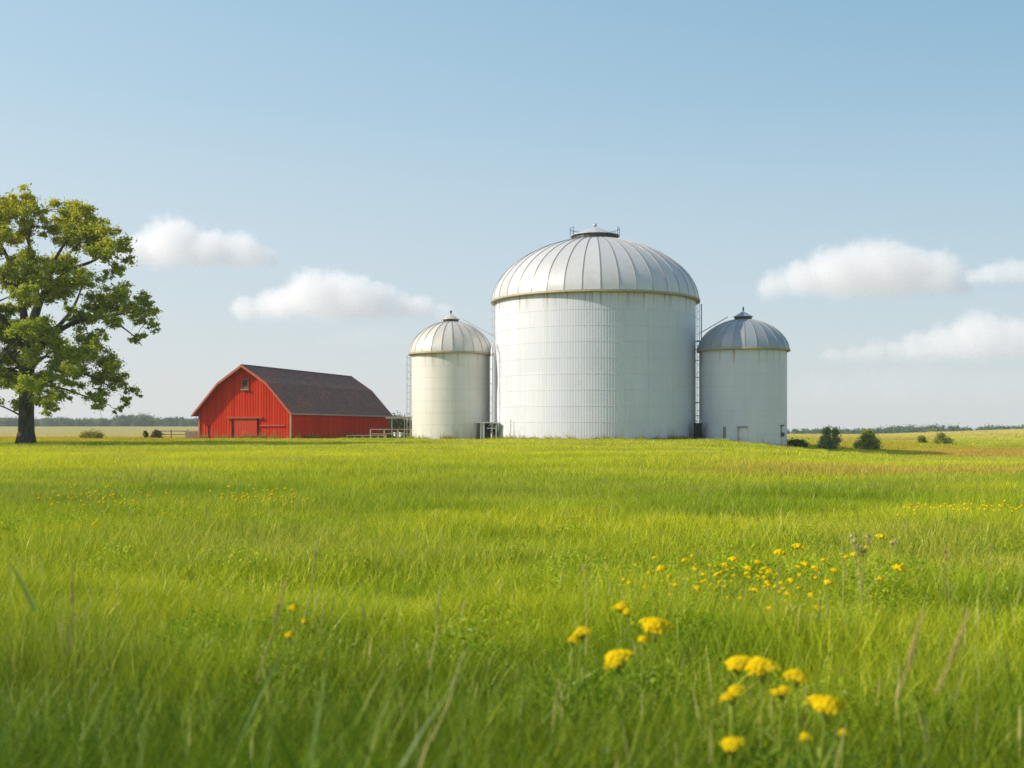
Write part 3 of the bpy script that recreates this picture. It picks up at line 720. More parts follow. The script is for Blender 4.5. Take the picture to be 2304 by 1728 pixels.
# ------------------------------------------------------------------ grass
def grass_mat(name, trans=.36):
    m = NT(name)
    ins = m.n('Attribute', attribute_type='INSTANCER', attribute_name='tint')
    a = m.n('Attribute', attribute_name='Col'); sep = m.n('SeparateColor', i={0: a.outputs['Color']})
    t, r, k = sep.outputs[0], sep.outputs[1], sep.outputs[2]
    var = m.n('ValToRGB'); m.link(r, var.inputs[0]); e = var.color_ramp.elements      # blade to blade: dark, green, yellowing, a few bleached
    e[0].position = 0.; e[0].color = (.34, .46, .40, 1); e[1].position = 1.; e[1].color = (1., .92, 1., 1)
    for p_, c_ in ((.35, (.50, .56, .50, 1)), (.70, (.72, .68, .60, 1)), (.93, (.86, .78, .70, 1))):
        q_ = e.new(p_); q_.color = c_
    c = m.mix(1., ins.outputs['Color'], var.outputs[0], 'MULTIPLY')
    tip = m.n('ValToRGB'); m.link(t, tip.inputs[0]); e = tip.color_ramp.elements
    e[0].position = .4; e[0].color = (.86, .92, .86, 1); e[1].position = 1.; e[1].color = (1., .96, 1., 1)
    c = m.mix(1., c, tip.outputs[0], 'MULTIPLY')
    sc = m.n('VectorMath', operation='SCALE', i={0: c, 'Scale': 2.15}); c = sc.outputs[0]
    c = m.mix(k, c, (.46, .42, .14))
    d = m.n('BsdfDiffuse', i={'Color': c}); tr = m.n('BsdfTranslucent', i={'Color': c}); g = m.n('BsdfGlossy', i={'Color': (1, 1, 1, 1), 'Roughness': .42})
    x = m.n('MixShader', i={0: trans, 1: d.outputs[0], 2: tr.outputs[0]}); y = m.n('MixShader', i={0: .012, 1: x.outputs[0], 2: g.outputs[0]})
    m.link(y.outputs[0], m.out.inputs[0]); return m.mat
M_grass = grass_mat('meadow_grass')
def blades(n, radius, hmin, hmax, width, segs, lean, seed_frac=.0, broad=.0):
    r = radius * np.sqrt(rng.random(n)); a = rng.random(n) * 2 * math.pi
    bx = r * np.cos(a); by = r * np.sin(a)
    h = hmin + (hmax - hmin) * rng.random(n) ** 1.3; la = rng.random(n) * 2 * math.pi; ln = h * lean * (.25 + rng.random(n))
    fa = rng.random(n) * math.pi; wd = width * (.6 + .8 * rng.random(n))
    kind = np.where(rng.random(n) < seed_frac, 1., 0.); h = np.where(kind > 0, h * 1.35 + .03, h); wd = np.where(kind > 0, wd * .7, wd); ln = np.where(kind > 0, ln * .5, ln)
    bb = rng.random(n) < broad; wd = np.where(bb, wd * 2.6, wd); h = np.where(bb, h * 1.05, h)
    rnd = rng.random(n)
    V = []; A = []
    ts = np.linspace(0, 1, segs + 1)
    for t in ts:
        bend = t ** 2.0
        cx = bx + np.cos(la) * ln * bend; cy = by + np.sin(la) * ln * bend; cz = h * (t - .22 * lean * t * t) - .03 * (1 - t)
        prof = (1 - t ** 2.2) if t < 1 else 0.
        wt = wd * .5 * np.where(kind > 0, np.where((t > .7) & (t < .999), 2.4, .6), np.maximum(prof, .04))
        dx = np.cos(fa) * wt; dy = np.sin(fa) * wt
        V.append(np.stack([cx - dx, cy - dy, cz], -1)); V.append(np.stack([cx + dx, cy + dy, cz], -1))
        kk = kind * (.25 + .75 * (t > .6)); c = np.stack([np.full(n, t), rnd, kk, np.ones(n)], -1); A.append(c); A.append(c)
    V = np.stack(V, 1).reshape(-1, 3); A = np.stack(A, 1).reshape(-1, 4)
    m = 2 * (segs + 1); b0 = np.arange(n)[:, None, None] * m; s = np.arange(segs)[None, :, None] * 2
    q = (b0 + s + np.array([0, 1, 3, 2])[None, None, :]).reshape(-1)
    return raw_mesh('grass_patch', V, q, np.full(n * segs, 4), M_grass, A)
def field_points(y0, y1, spacing, soft):
    pts = []
    y = y0
    while y < y1:
        xm = .56 * y + 3.2 + soft
        xs = np.arange(-xm, xm, spacing); pts.append(np.stack([xs, np.full(len(xs), y)], -1)); y += spacing
    p = np.concatenate(pts); p += (rng.random(p.shape) - .5) * spacing * 1.1
    return p
def scatter(name, label, cat, pts, metas, hs, zr=.25, sx=1., dry=0.):
    """one stuff object: points instanced with grass patches"""
    n = len(pts); z = gz(pts[:, 0], pts[:, 1])
    me = bpy.data.meshes.new(name); me.vertices.add(n); me.vertices.foreach_set('co', np.stack([pts[:, 0], pts[:, 1], z], -1).astype(np.float32).ravel())
    rot = np.stack([(rng.random(n) - .5) * .06, (rng.random(n) - .5) * .06, rng.random(n) * 6.283], -1).astype(np.float32)
    scl = np.stack([np.full(n, sx), np.full(n, sx), hs], -1).astype(np.float32)
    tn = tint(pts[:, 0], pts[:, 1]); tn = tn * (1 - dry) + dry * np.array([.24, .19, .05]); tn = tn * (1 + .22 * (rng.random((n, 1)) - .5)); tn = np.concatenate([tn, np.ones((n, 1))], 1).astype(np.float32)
    a = me.attributes.new('rot', 'FLOAT_VECTOR', 'POINT'); a.data.foreach_set('vector', rot.ravel())
    a = me.attributes.new('scl', 'FLOAT_VECTOR', 'POINT'); a.data.foreach_set('vector', scl.ravel())
    a = me.attributes.new('tint', 'FLOAT_COLOR', 'POINT'); a.data.foreach_set('color', tn.ravel())
    a = me.attributes.new('pick', 'INT', 'POINT'); a.data.foreach_set('value', rng.integers(0, len(metas), n).astype(np.int32))
    me.materials.append(M_grass)
    o = bpy.data.objects.new(name, me); COL.objects.link(o); tag(o, label, cat, kind='stuff')
    cl = bpy.data.collections.new(name + '_patches')
    for m in metas: cl.objects.link(bpy.data.objects.new('grass_patch', m))
    ng = bpy.data.node_groups.new(name, 'GeometryNodeTree')
    ng.interface.new_socket('Geometry', in_out='INPUT', socket_type='NodeSocketGeometry'); ng.interface.new_socket('Geometry', in_out='OUTPUT', socket_type='NodeSocketGeometry')
    gi = ng.nodes.new('NodeGroupInput'); gout = ng.nodes.new('NodeGroupOutput'); mp = ng.nodes.new('GeometryNodeMeshToPoints')
    ip = ng.nodes.new('GeometryNodeInstanceOnPoints'); ci = ng.nodes.new('GeometryNodeCollectionInfo')
    ci.inputs['Collection'].default_value = cl; ci.inputs['Separate Children'].default_value = True; ci.inputs['Reset Children'].default_value = True
    def na(nm, ty):
        k = ng.nodes.new('GeometryNodeInputNamedAttribute'); k.data_type = ty; k.inputs[0].default_value = nm; return k.outputs[0]
    L = ng.links.new
    L(gi.outputs[0], mp.inputs[0]); L(mp.outputs[0], ip.inputs['Points']); L(ci.outputs[0], ip.inputs['Instance']); ip.inputs['Pick Instance'].default_value = True
    L(na('pick', 'INT'), ip.inputs['Instance Index']); L(na('rot', 'FLOAT_VECTOR'), ip.inputs['Rotation']); L(na('scl', 'FLOAT_VECTOR'), ip.inputs['Scale'])
    L(ip.outputs[0], gout.inputs[0])
    md = o.modifiers.new('grass', 'NODES'); md.node_group = ng
    return o
def hts(p, base=1.):
    """tufts, swells and hollows of the sward"""
    x, y = p[:, 0], p[:, 1]
    h = .50 + .50 * sst(.3, .7, fbm(x * .9, y * 1.2, 62, 2)) + .55 * fbm(x * .35, y * .5, 61, 3) * (.5 + fbm(x * .1, y * .14, 71, 2))
    h = h * (1 - .28 * sst(.58, .72, fbm(x * .3, y * .5, 81, 2)))
    for qx, qy, qr, qs in ((3.3, 8.2, .8, .45), (-1.9, 9.3, .9, .5), (4.4, 7.6, .7, .5)): h = h * (1 - (1 - qs) * np.exp(-(((x - qx) / (qr * 1.5)) ** 2 + ((y - qy) / qr) ** 2)))
    return base * h * (.80 + .42 * rng.random(len(x)))
def clear(p, extra=0.):
    x, y = p[:, 0], p[:, 1]
    k = (np.hypot(x - CX, y - CY) > CR - extra) & (np.hypot(x - LX, y - LY) > LR - extra) & (np.hypot(x - RX, y - RY) > RR - extra)
    lx = (x - base.x) * ex_.x + (y - base.y) * ex_.y; ly = (x - base.x) * ey_.x + (y - base.y) * ey_.y
    return k & ~((lx > extra) & (lx < Wd - extra) & (ly > extra) & (ly < Lg - extra))
L0 = [blades(400, .36, .12, .37, .0056, 5, .62, .004, .012) for _ in range(6)]
L1 = [blades(1000, .85, .11, .33, .0078, 4, .62, .002, .004) for _ in range(6)]
L2 = [blades(1400, 1.9, .12, .33, .0140, 3, .58, .003) for _ in range(5)]
L3 = [blades(2200, 3.6, .14, .38, .030, 3, .5, .02) for _ in range(5)]
p0 = field_points(.9, 9.5, .27, 0); p1 = field_points(9., 29., .58, 0); p2 = field_points(28., 76., 1.25, 0); p3 = field_points(74., 235., 2.6, 6)
p3 = p3[clear(p3, 1.5)]
scatter('meadow_grass', 'bright green meadow grass filling the foreground, blurred close up', 'grass', p0, L0, hts(p0, 1.12))
scatter('meadow_grass', 'fine green meadow grass of the near middle distance around the flowers', 'grass', p1, L1, hts(p1, .98))
scatter('meadow_grass', 'yellow-green meadow grass across the middle of the field', 'grass', p2, L2, hts(p2, .95))
h3 = hts(p3, .85); h3 = h3 * (1 - .35 * sst(95, 110, p3[:, 1]) * (p3[:, 0] < 0)) 
scatter('meadow_grass', 'distant grass around the barn, the silos and the fields behind', 'grass', p3, L3, h3)
# lush tall grass, its tint darkened by painted shade, closest to the left of the viewpoint, and leafy weeds among the flowers
LB = [blades(260, .30, .30, .58, .0080, 6, .55, 0., .05) for _ in range(4)]
lp = np.stack([rng.uniform(-2.4, .7, 120), rng.uniform(2.9, 4.6, 120)], -1); lp = lp[(lp[:, 0] < .15) | (rng.random(120) < .35)]
LT = [blades(70, .26, .55, .92, .0100, 7, .42, .0, .12) for _ in range(4)]
tp_ = np.stack([rng.uniform(-1.9, 1.5, 110), rng.uniform(1.9, 3.1, 110)], -1); tp_ = tp_[rng.random(110) < np.where(tp_[:, 0] < .1, .95, .30)]
scatter('tall_meadow_grass', 'tallest soft green grass right before the viewpoint along the bottom edge', 'grass', tp_, LT, .78 + .30 * rng.random(len(tp_)))
scatter('tall_meadow_grass', 'tall lush grass blades darkened by painted shade, blurred in the left foreground', 'grass', lp, LB, .75 + .45 * rng.random(len(lp)))
def weed_patch(n, radius, h):
    r = radius * np.sqrt(rng.random(n)); a = rng.random(n) * 6.283; z = h * (.25 + .75 * rng.random(n)) * (1 - .4 * r / radius)
    p = np.stack([r * np.cos(a), r * np.sin(a), z], -1); nr = rng.normal(size=(n, 3)) * .8 + np.array([0, 0, 1.]); nr /= np.linalg.norm(nr, axis=1)[:, None]
    u = np.cross(nr, rng.normal(size=(n, 3))); u /= np.linalg.norm(u, axis=1)[:, None]; w = np.cross(nr, u); s_ = (.010 + .016 * rng.random(n))[:, None]
    v = np.stack([p - u * s_, p - w * s_ * .4, p + u * s_, p + w * s_ * .4], 1).reshape(-1, 3); t = np.clip(z / h, 0, 1) * .5
    return raw_mesh('weed_leaves', v, np.arange(4 * n), np.full(n, 4), M_grass, np.repeat(np.stack([t, rng.random(n) * .7, t * 0, t * 0 + 1], 1), 4, axis=0))
WL = [weed_patch(420, .28, .42) for _ in range(4)]
def spots(n, x0, x1, y0, y1): return np.stack([rng.uniform(x0, x1, n), rng.uniform(y0, y1, n)], -1)
wl_ = np.concatenate([spots(60, .2, 4.6, 6.6, 10.5), spots(36, 1.5, 3.6, 4.6, 7.), spots(30, -7.8, -4.8, 14.5, 17.5), spots(40, -6, 6, 9, 16), spots(26, -2.5, 0, 4, 8)])
scatter('leafy_weeds', 'leafy green weeds growing among the yellow flowers and grass', 'weeds', wl_, WL, .6 + .5 * rng.random(len(wl_)))
# taller tufts at the feet of the walls
W = [blades(60, .45, .25, .85, .045, 3, .5, .12) for _ in range(3)]; wp = []
for (qx, qy, qr, n) in ((CX, CY, CR, 70), (LX, LY, LR, 26), (RX, RY, RR, 40)):
    for k in range(n):
        a = random.uniform(math.pi * 1.02, math.pi * 1.98); wp.append((qx + (qr + random.uniform(.1, .6)) * math.cos(a), qy + (qr + random.uniform(.1, .6)) * math.sin(a)))
for k in range(60):
    t = random.random() * Wd; v = base + ex_ * t - ey_ * random.uniform(.2, .6); wp.append((v.x, v.y))
for k in range(70):
    t = random.random() * Lg; v = base + ex_ * (Wd + random.uniform(.2, .7)) + ey_ * t; wp.append((v.x, v.y))
wp = np.array(wp); scatter('weed_tufts', 'tall weeds along the foot of the barn and silo walls', 'weeds', wp, W, .50 + .70 * rng.random(len(wp)), dry=.75)

# ------------------------------------------------------------------ flowers and single stalks
def petal_mat():
    m = NT('yellow_petals'); n = m.noise(m.obj(), 14., 3); c = m.mix(m.ss(n, .35, .7), (.91, .69, .008), (.94, .78, .03))
    d = m.n('BsdfDiffuse', i={'Color': c}); t = m.n('BsdfTranslucent', i={'Color': c}); x = m.n('MixShader', i={0: .4, 1: d.outputs[0], 2: t.outputs[0]}); m.link(x.outputs[0], m.out.inputs[0]); return m.mat
M_petal = petal_mat(); M_stem = plain('flower_stem', (.27, .33, .04), .9, 0., .2, 8.)
def head_mesh(mb, R, H, n, c=(0, 0, 0), mat=0, seed=1):
    b0 = MB(); b0.lathe([(R * .12, -R * .28), (R * .55, -R * .12), (R * .86, H * .12), (R * .66, H * .52), (R * .35, H * .84), (R * .02, H * .96)], 14)
    mb.add([Vector(v) + Vector(c) for v in b0.v], b0.f, mat, True)
    _head(mb, R, H, n, c, mat, seed)
def _head(mb, R, H, n, c, mat, seed):
    """flat-topped cluster of many tiny florets"""
    rd = random.Random(seed)
    for k in range(n):
        r = math.sqrt((k + .5) / n) * (.92 + .16 * rd.random()); a = k * 2.39996 + rd.uniform(-.2, .2)
        edge = 1 + .18 * math.sin(3 * a + seed) + .1 * math.sin(5 * a + 2 * seed)
        x, y = R * r * edge * math.cos(a), R * r * edge * math.sin(a); z = H * (1 - r * r) + rd.uniform(-.06, .06) * R
        s = R * rd.uniform(.72, 1.1) * 1.5 / math.sqrt(n); m2 = MB(); m2.ball((c[0] + x, c[1] + y, c[2] + z), s, 4, mat, .75)
        mb.add(m2.v, m2.f, mat, True)
def flower(x, y, zh, R, label, group, tilt=(0, 0), seed=1, shape='dome', parts=True):
    z0 = float(gz(x, y)); hh = zh - z0
    hd = MB(); 
    if shape == 'dome': head_mesh(hd, R, R * .5, 130, seed=seed)
    elif shape == 'button': head_mesh(hd, R, R * .8, 60, seed=seed)
    else:
        head_mesh(hd, R * .55, R * .35, 60, (-R * .5, 0, -R * .1), seed=seed); head_mesh(hd, R * .6, R * .4, 64, (R * .35, 0, R * .15), seed=seed + 3)
    sd = random.Random(seed); bx, by = sd.uniform(-.08, .08), sd.uniform(-.08, .08)
    o = empty('wildflower', (x + bx, y + by, z0)); tag(o, label, 'flower', group)
    h = hd.build('flower_head', M_petal, o, (-bx, -by, hh)); h.rotation_euler = (tilt[1], tilt[0], sd.uniform(0, 0))
    st = MB(); st.tube([(0, 0, -.03), (-bx * .3, -by * .3, hh * .5), (-bx, -by, hh - R * .15)], [.0045, .004, .0035], 6)
    for k in range(9):
        a = k * .7; st.tube([(-bx * .92, -by * .92, hh - R * 1.1), (-bx + R * .6 * math.cos(a), -by + R * .6 * math.sin(a), hh + R * .1)], [.0022, .0015], 4, cap=False)
    st.build('stem', M_stem, o)
    for k in range(3):
        a = sd.uniform(0, 6.28); zz = hh * (.3 + .18 * k); lf = MB(); l = .09
        d = Vector((math.cos(a), math.sin(a), .5)); t = Vector((-math.sin(a), math.cos(a), 0)); p = Vector((-bx * zz / hh, -by * zz / hh, zz))
        lf.add([p, p + d * l * .5 + t * .009, p + d * l, p + d * l * .5 - t * .009], [(0, 1, 2, 3)], 0); lf.build('leaf', M_stem, o)
    return o
DS = .46293     # the survey below was read off a 2212 px wide view
GN_ = 'yellow flower heads in the foreground'
near = [  # x, y, width, tilt, height, shape, label
 (1417,1355,66,.10,.74,'dome','broadest yellow flower head of the left foreground group, notched below its rim'),
 (1334,1424,62,-.45,.70,'dome','yellow flower head tipped to one side, lowest of the left foreground group'),
 (1258,1366,38,-.25,.72,'dome','leftmost large yellow flower head of the foreground, with a smaller one touching it'),
 (1239,1384,24,0.,.70,'button','small yellow button touching the leftmost foreground flower head'),
 (1341,1310,30,-.35,.74,'dome','yellow flower head highest in the left foreground group, tilted'),
 (1356,1323,20,-.3,.72,'button','small yellow button just below the highest head of the left foreground group'),
 (1390,1384,24,0.,.70,'button','small yellow button just beneath the broadest head of the left group'),
 (1595,1434,54,-.35,.72,'dome','tilted yellow flower head, left of the widest in the right foreground group'),
 (1645,1443,70,-.08,.72,'dome','widest yellow flower head, overlapping its tilted neighbour in the right foreground group'),
 (1719,1463,52,.15,.70,'dome','rounded yellow flower head standing apart, right of the widest foreground head'),
 (1583,1500,54,-.4,.68,'pair','ragged double yellow flower head below the tilted one of the right group'),
 (1688,1495,44,0.,.66,'pair','small pale double yellow head half sunk in grass mid right group'),
 (1785,1525,72,.08,.68,'dome','large flat yellow flower head on a thick pale stem, rightmost of the large ones'),
 (1583,1608,50,-.3,.60,'dome','yellow flower head nearest the bottom edge of the photo with a bud beside it'),
 (1741,1594,25,0.,.60,'button','small round yellow flower beneath the large head with thick stem'),
 (1822,1584,20,0.,.60,'button','tiny orange-yellow flower sunk in grass at the far right of the foreground group'),
 (634,1315,20,0.,.66,'button','yellow flower alone in the left foreground grass, higher of two'),
 (627,1373,20,0.,.64,'button','yellow flower alone in the left foreground grass, lower of two'),
 (658,1343,15,0.,.64,'button','faint small yellow bloom between and right of the two left foreground flowers')]
fp = []
for i, (dx, dy, w, tl, zh, sh, lab) in enumerate(near):
    zh -= .10
    p = at(dx * DS, dy * DS, zh); R = w * DS / F * p[1] / 2 * 1.0; fp.append((p[0], p[1]))
    flower(p[0], p[1], zh, R, lab, GN_, (tl, .22), i + 1, sh)
ap = np.repeat(np.array(fp), 5, axis=0); ap = ap + rng.normal(size=ap.shape) * .17
scatter('leafy_weeds', 'leafy stems and leaves around the foreground yellow flowers', 'weeds', ap, WL, .75 + .45 * rng.random(len(ap)), sx=.7)
# one-mesh flowers for the drifts further off
def small_flower_mesh(seed):
    m = MB(); head_mesh(m, .5, .3, 16, (0, 0, 0), 0, seed)
    m.tube([(.1, 0, -6.2), (0, 0, -.1)], [.05, .04], 4, 1, cap=False)
    me = bpy.data.meshes.new('wildflower'); me.from_pydata(m.v, [], m.f); me.materials.append(M_petal); me.materials.append(M_stem)
    me.polygons.foreach_set('material_index', m.m); me.polygons.foreach_set('use_smooth', m.sm); return me
SF = [small_flower_mesh(k) for k in range(4)]
def small(px, py, wpx, zh, label, group):
    p = at(px, py, zh); z = zh
    o = bpy.data.objects.new('wildflower', random.choice(SF)); COL.objects.link(o)
    s = max(.02, wpx / F * p[1]); o.location = p; o.scale = (s, s, s); o.rotation_euler = (random.uniform(-.2, .35), random.uniform(-.35, .35), random.uniform(-.6, .6))
    return tag(o, label, 'flower', group)
mid = [(285,170,18),(155,220,14),(330,245,35),(245,275,16),(385,297,14),(340,330,12),(410,360,22),(220,375,14),(75,325,20),(110,340,16),(495,190,25),(545,160,18),(570,250,16),(670,225,18),(520,320,14),(630,290,26),(635,325,14),(720,287,28),(580,385,30),(705,385,16),(740,335,18),(770,222,28),(772,368,14),(835,183,34),(845,293,20),(885,450,18),(795,255,12),(935,240,24),(925,280,24),(1000,205,30),(1040,245,16),(1018,268,14),(1085,258,18),(1045,305,18),(1065,345,26),(1125,370,20),(1160,350,24),(1135,288,22),(1150,140,46),(1150,405,16),(975,400,32),(1275,95,40),(1280,235,22),(1330,222,36),(1400,245,30),(1230,330,28),(1208,425,28),(1290,295,22),(1400,310,18),(1370,430,26),(1490,345,38),(1530,260,28),(1455,188,24),(1675,153,36),(1750,100,22),(1850,28,36),(1700,283,16),(1745,230,12),(1795,258,10),(1850,312,26),(1970,248,46),(2000,215,14),(1405,512,16),(1080,520,22),(1780,438,10),(40,232,12)]
random.seed(11); mid += [(int(random.gauss(1020, 330)), int(random.gauss(310, 70)), random.choice((10, 12, 14, 16, 20))) for _ in range(34)]
special = {(1150,140): 'yellow double flower head, largest at the upper edge of the mid-distance drift', (1275,95): 'yellow flower head standing highest above the middle of the mid-distance drift', (1490,345): 'bright yellow flower head alone at the right end of the dense drift', (1675,153): 'bright yellow flower head left of the dried seed plant', (1750,100): 'small round yellow flower just left of the dried seed plant top', (1850,28): 'yellow flower head beside the top of the dried seed plant', (1970,248): 'wide yellow flower cluster furthest right in the mid-distance drift', (835,183): 'yellow flower head standing out along the upper left of the drift', (1405,512): 'small orange-yellow flower below the drift near a dark hollow', (1080,520): 'pale yellow flower lowest beneath the middle of the drift'}
for cx, cy, w in mid:
    px = (1380 + cx * .3255) * .44444; py = (1200 + cy * .3255) * .44444
    small(px, py, w * .1447 * 1.7, random.uniform(.42, .54), special.get((cx, cy), 'small yellow flower in the dense drift of the right middle distance'), 'yellow flowers in the mid-distance drift')
for cx, cy, w, lab in ((670,315,32,'yellow flower head alone in the grass left, in front of the far drift'),(1130,262,20,'left one of two small yellow flowers side by side in front of the far drift'),(1175,240,22,'right one of two small yellow flowers side by side in front of the far drift'),(1820,250,20,'small yellow flower alone in front of the right part of the far drift')):
    small((cx * .3165) * .4444, (1080 + cy * .3165) * .4444, w * .1407, .55, lab, 'single yellow flowers left of centre')
for k in range(125):
    u = random.random()
    if u < .42: cx, cy = random.gauss(690, 170), random.gauss(128, 34)
    elif u < .85: cx, cy = random.gauss(1880, 190), random.gauss(108, 30)
    else: cx, cy = random.uniform(330, 1650), random.uniform(70, 175)
    small(cx * .1407, (1080 + max(40, cy) * .3165) * .4444, random.uniform(1.6, 3.3), random.uniform(.38, .50), 'tiny yellow flower in the far drift across the left of the meadow', 'tiny flowers in the far left drift')
for k in range(46):
    cx, cy = random.uniform(580, 2200), random.gauss(350, 38)
    small((1920 + cx * .1736) * .4444, (1080 + cy * .1736) * .4444, random.uniform(1.8, 3.4), random.uniform(.42, .5), 'tiny yellow flower in the thin drift at the right edge', 'tiny flowers in the right-edge drift')
# tall single blades, stalks and a dried seed plant
M_blade = leaf_mat('broad_blade', (.42, .46, .06), (.42, .46, .06), .4); M_bladed = leaf_mat('dark_blade', (.20, .30, .02), (.2, .3, .02), .4); M_straw = plain('straw_stalk', (.46, .41, .13), .8, 0., .25, 8.); M_redst = plain('reddish_stalk', (.38, .27, .10), .8, 0., .25, 8.)
def blade(px0, py0, px1, py1, d, w, mat, label):
    o = MB(); a = Vector((X(px0, d), d, Z(py0, d))); b_ = Vector((X(px1, d), d + .05, Z(py1, d)))
    a = a + (a - b_) * .4; c = a.lerp(b_, .55) + Vector(((a.x - b_.x) * .12, 0, 0)); vs = []; fs = []
    for i in range(9):
        t = i / 8; p = (1 - t) ** 2 * a + 2 * t * (1 - t) * c + t * t * b_; ww = w * .5 * max(.03, (1 - t ** 2.5))
        vs += [p + Vector((-ww, 0, 0)), p + Vector((0, ww * .5, 0)), p + Vector((ww, 0, 0))]
    for i in range(8):
        for k in range(2): fs.append((i * 3 + k, i * 3 + k + 1, i * 3 + k + 4, i * 3 + k + 3))
    o.add([v - a for v in vs], fs, 0, True); tag(o.build('tall_grass', mat, None, a), label, 'grass')
def stalk(px0, py0, px1, py1, d, mat, label, head=.12, hw=.0055):
    a = Vector((X(px0, d), d, Z(py0, d))); b_ = Vector((X(px1, d), d + .03, Z(py1, d))); a = a + (a - b_) * .5
    o = empty('grass_stalk', a); tag(o, label, 'stalk'); s = MB(); v = b_ - a
    s.tube([(0, 0, 0), v * .5 + Vector((.01, 0, 0)), v * .9], [.0035, .003, .002], 5); s.build('stem', mat, o)
    h = MB(); L = v.normalized()
    for k in range(26):
        t = k / 25; c = v - L * head * (1 - t); q = hw * math.sin(math.pi * (.12 + .85 * t)) 
        e = c + L * .018 + Vector((random.uniform(-1, 1), random.uniform(-1, 1), 0)) * q
        h.tube([c, c.lerp(e, .5), e], [.0012, .0034, .0008], 5, cap=False)
    h.build('seed_head', mat, o)
blade(788*DS, 1659*DS, 845*DS, 1488*DS, 3.1, .020, M_blade, 'broad pale blurred grass blade rising from the bottom edge near the centre')
blade(905*DS, 1659*DS, 938*DS, 1570*DS, 3.0, .014, M_straw, 'short straw-coloured blade at the bottom edge right of the broad pale one')
blade(545*DS, 1540*DS, 622*DS, 1385*DS, 3.6, .018, M_bladed, 'dark green bent blade in the left foreground grass')
blade(60*DS, 1290*DS, 2*DS, 1212*DS, 4.2, .022, M_bladed, 'dark green leaf blade leaning in from the left edge')
stalk(1955*DS, 1450*DS, 2000*DS, 1330*DS, 3.4, M_redst, 'reddish blurred seed stalk, left of two at the right foreground', .16)
stalk(2045*DS, 1440*DS, 2100*DS, 1330*DS, 3.4, M_redst, 'reddish blurred seed stalk, right of two at the right foreground', .16)
stalk(955*DS, 1540*DS, 1000*DS, 1420*DS, 3.6, M_straw, 'pale leaning seed stalk in the centre foreground', .12)
stalk(935*DS, 1390*DS, 948*DS, 1285*DS, 4.6, M_straw, 'thin pale seed stalk further back in the centre', .10)
stalk(575*DS, 1400*DS, 612*DS, 1262*DS, 3.9, M_redst, 'brownish seed stalk leaning in the left foreground', .14)
stalk(665*DS, 1290*DS, 684*DS, 1170*DS, 6.0, M_straw, 'slender pale grass stalk standing tall left of centre', .18)
stalk(150*DS, 1350*DS, 152*DS, 1225*DS, 4.6, M_redst, 'brown seed stalk near the left edge of the foreground', .16)
stalk(1265*DS, 1350*DS, 1262*DS, 1225*DS, 5.2, M_straw, 'pale green stalk rising behind the leftmost foreground flower', .03, .004)
stalk(2128*DS, 1300*DS, 2146*DS, 1178*DS, 7.5, M_redst, 'red-brown bare stem at the right edge of the meadow', .05, .006)
stalk(2048*DS, 1290*DS, 2046*DS, 1182*DS, 7.6, M_redst, 'brown stem with a knobbly seed head right of the dried seed plant', .10, .02)
stalk(1820*DS, 1270*DS, 1822*DS, 1160*DS, 8.0, M_straw, 'thin straw stalk left of the dried seed plant', .2)
for (dx, dy, h, lab) in ((1862, 1300, .72, 'dried straw-coloured seed plant among the yellow flowers on the right'), (1720, 1370, .38, 'pale dried seed plant below the flower drift by the dark hollow')):
    p = at(dx * DS, (dy + 40) * DS, .12); o = empty('seed_plant', (p[0], p[1], float(gz(p[0], p[1])))); tag(o, lab, 'seed plant')
    s = MB()
    for k in range(9):
        hd = MB()
        e = Vector((random.gauss(.04, .10), random.gauss(0, .07), h * random.uniform(.72, 1.))); s.tube([(0, 0, -.05), e * .5 + Vector((-e.x * .3, 0, 0)), e], [.003, .002, .0015], 5)
        for q in range(11):
            c = e + Vector(rng.normal(size=3)) * .015; s.tube([e - Vector((0, 0, .06)), c], .0011, 4, cap=False); hd.ball(c, random.uniform(.005, .009), 4)
        hd.ball(e, .012, 5); hd.build('seed_head', M_straw, o)
    s.build('stem', M_straw, o)

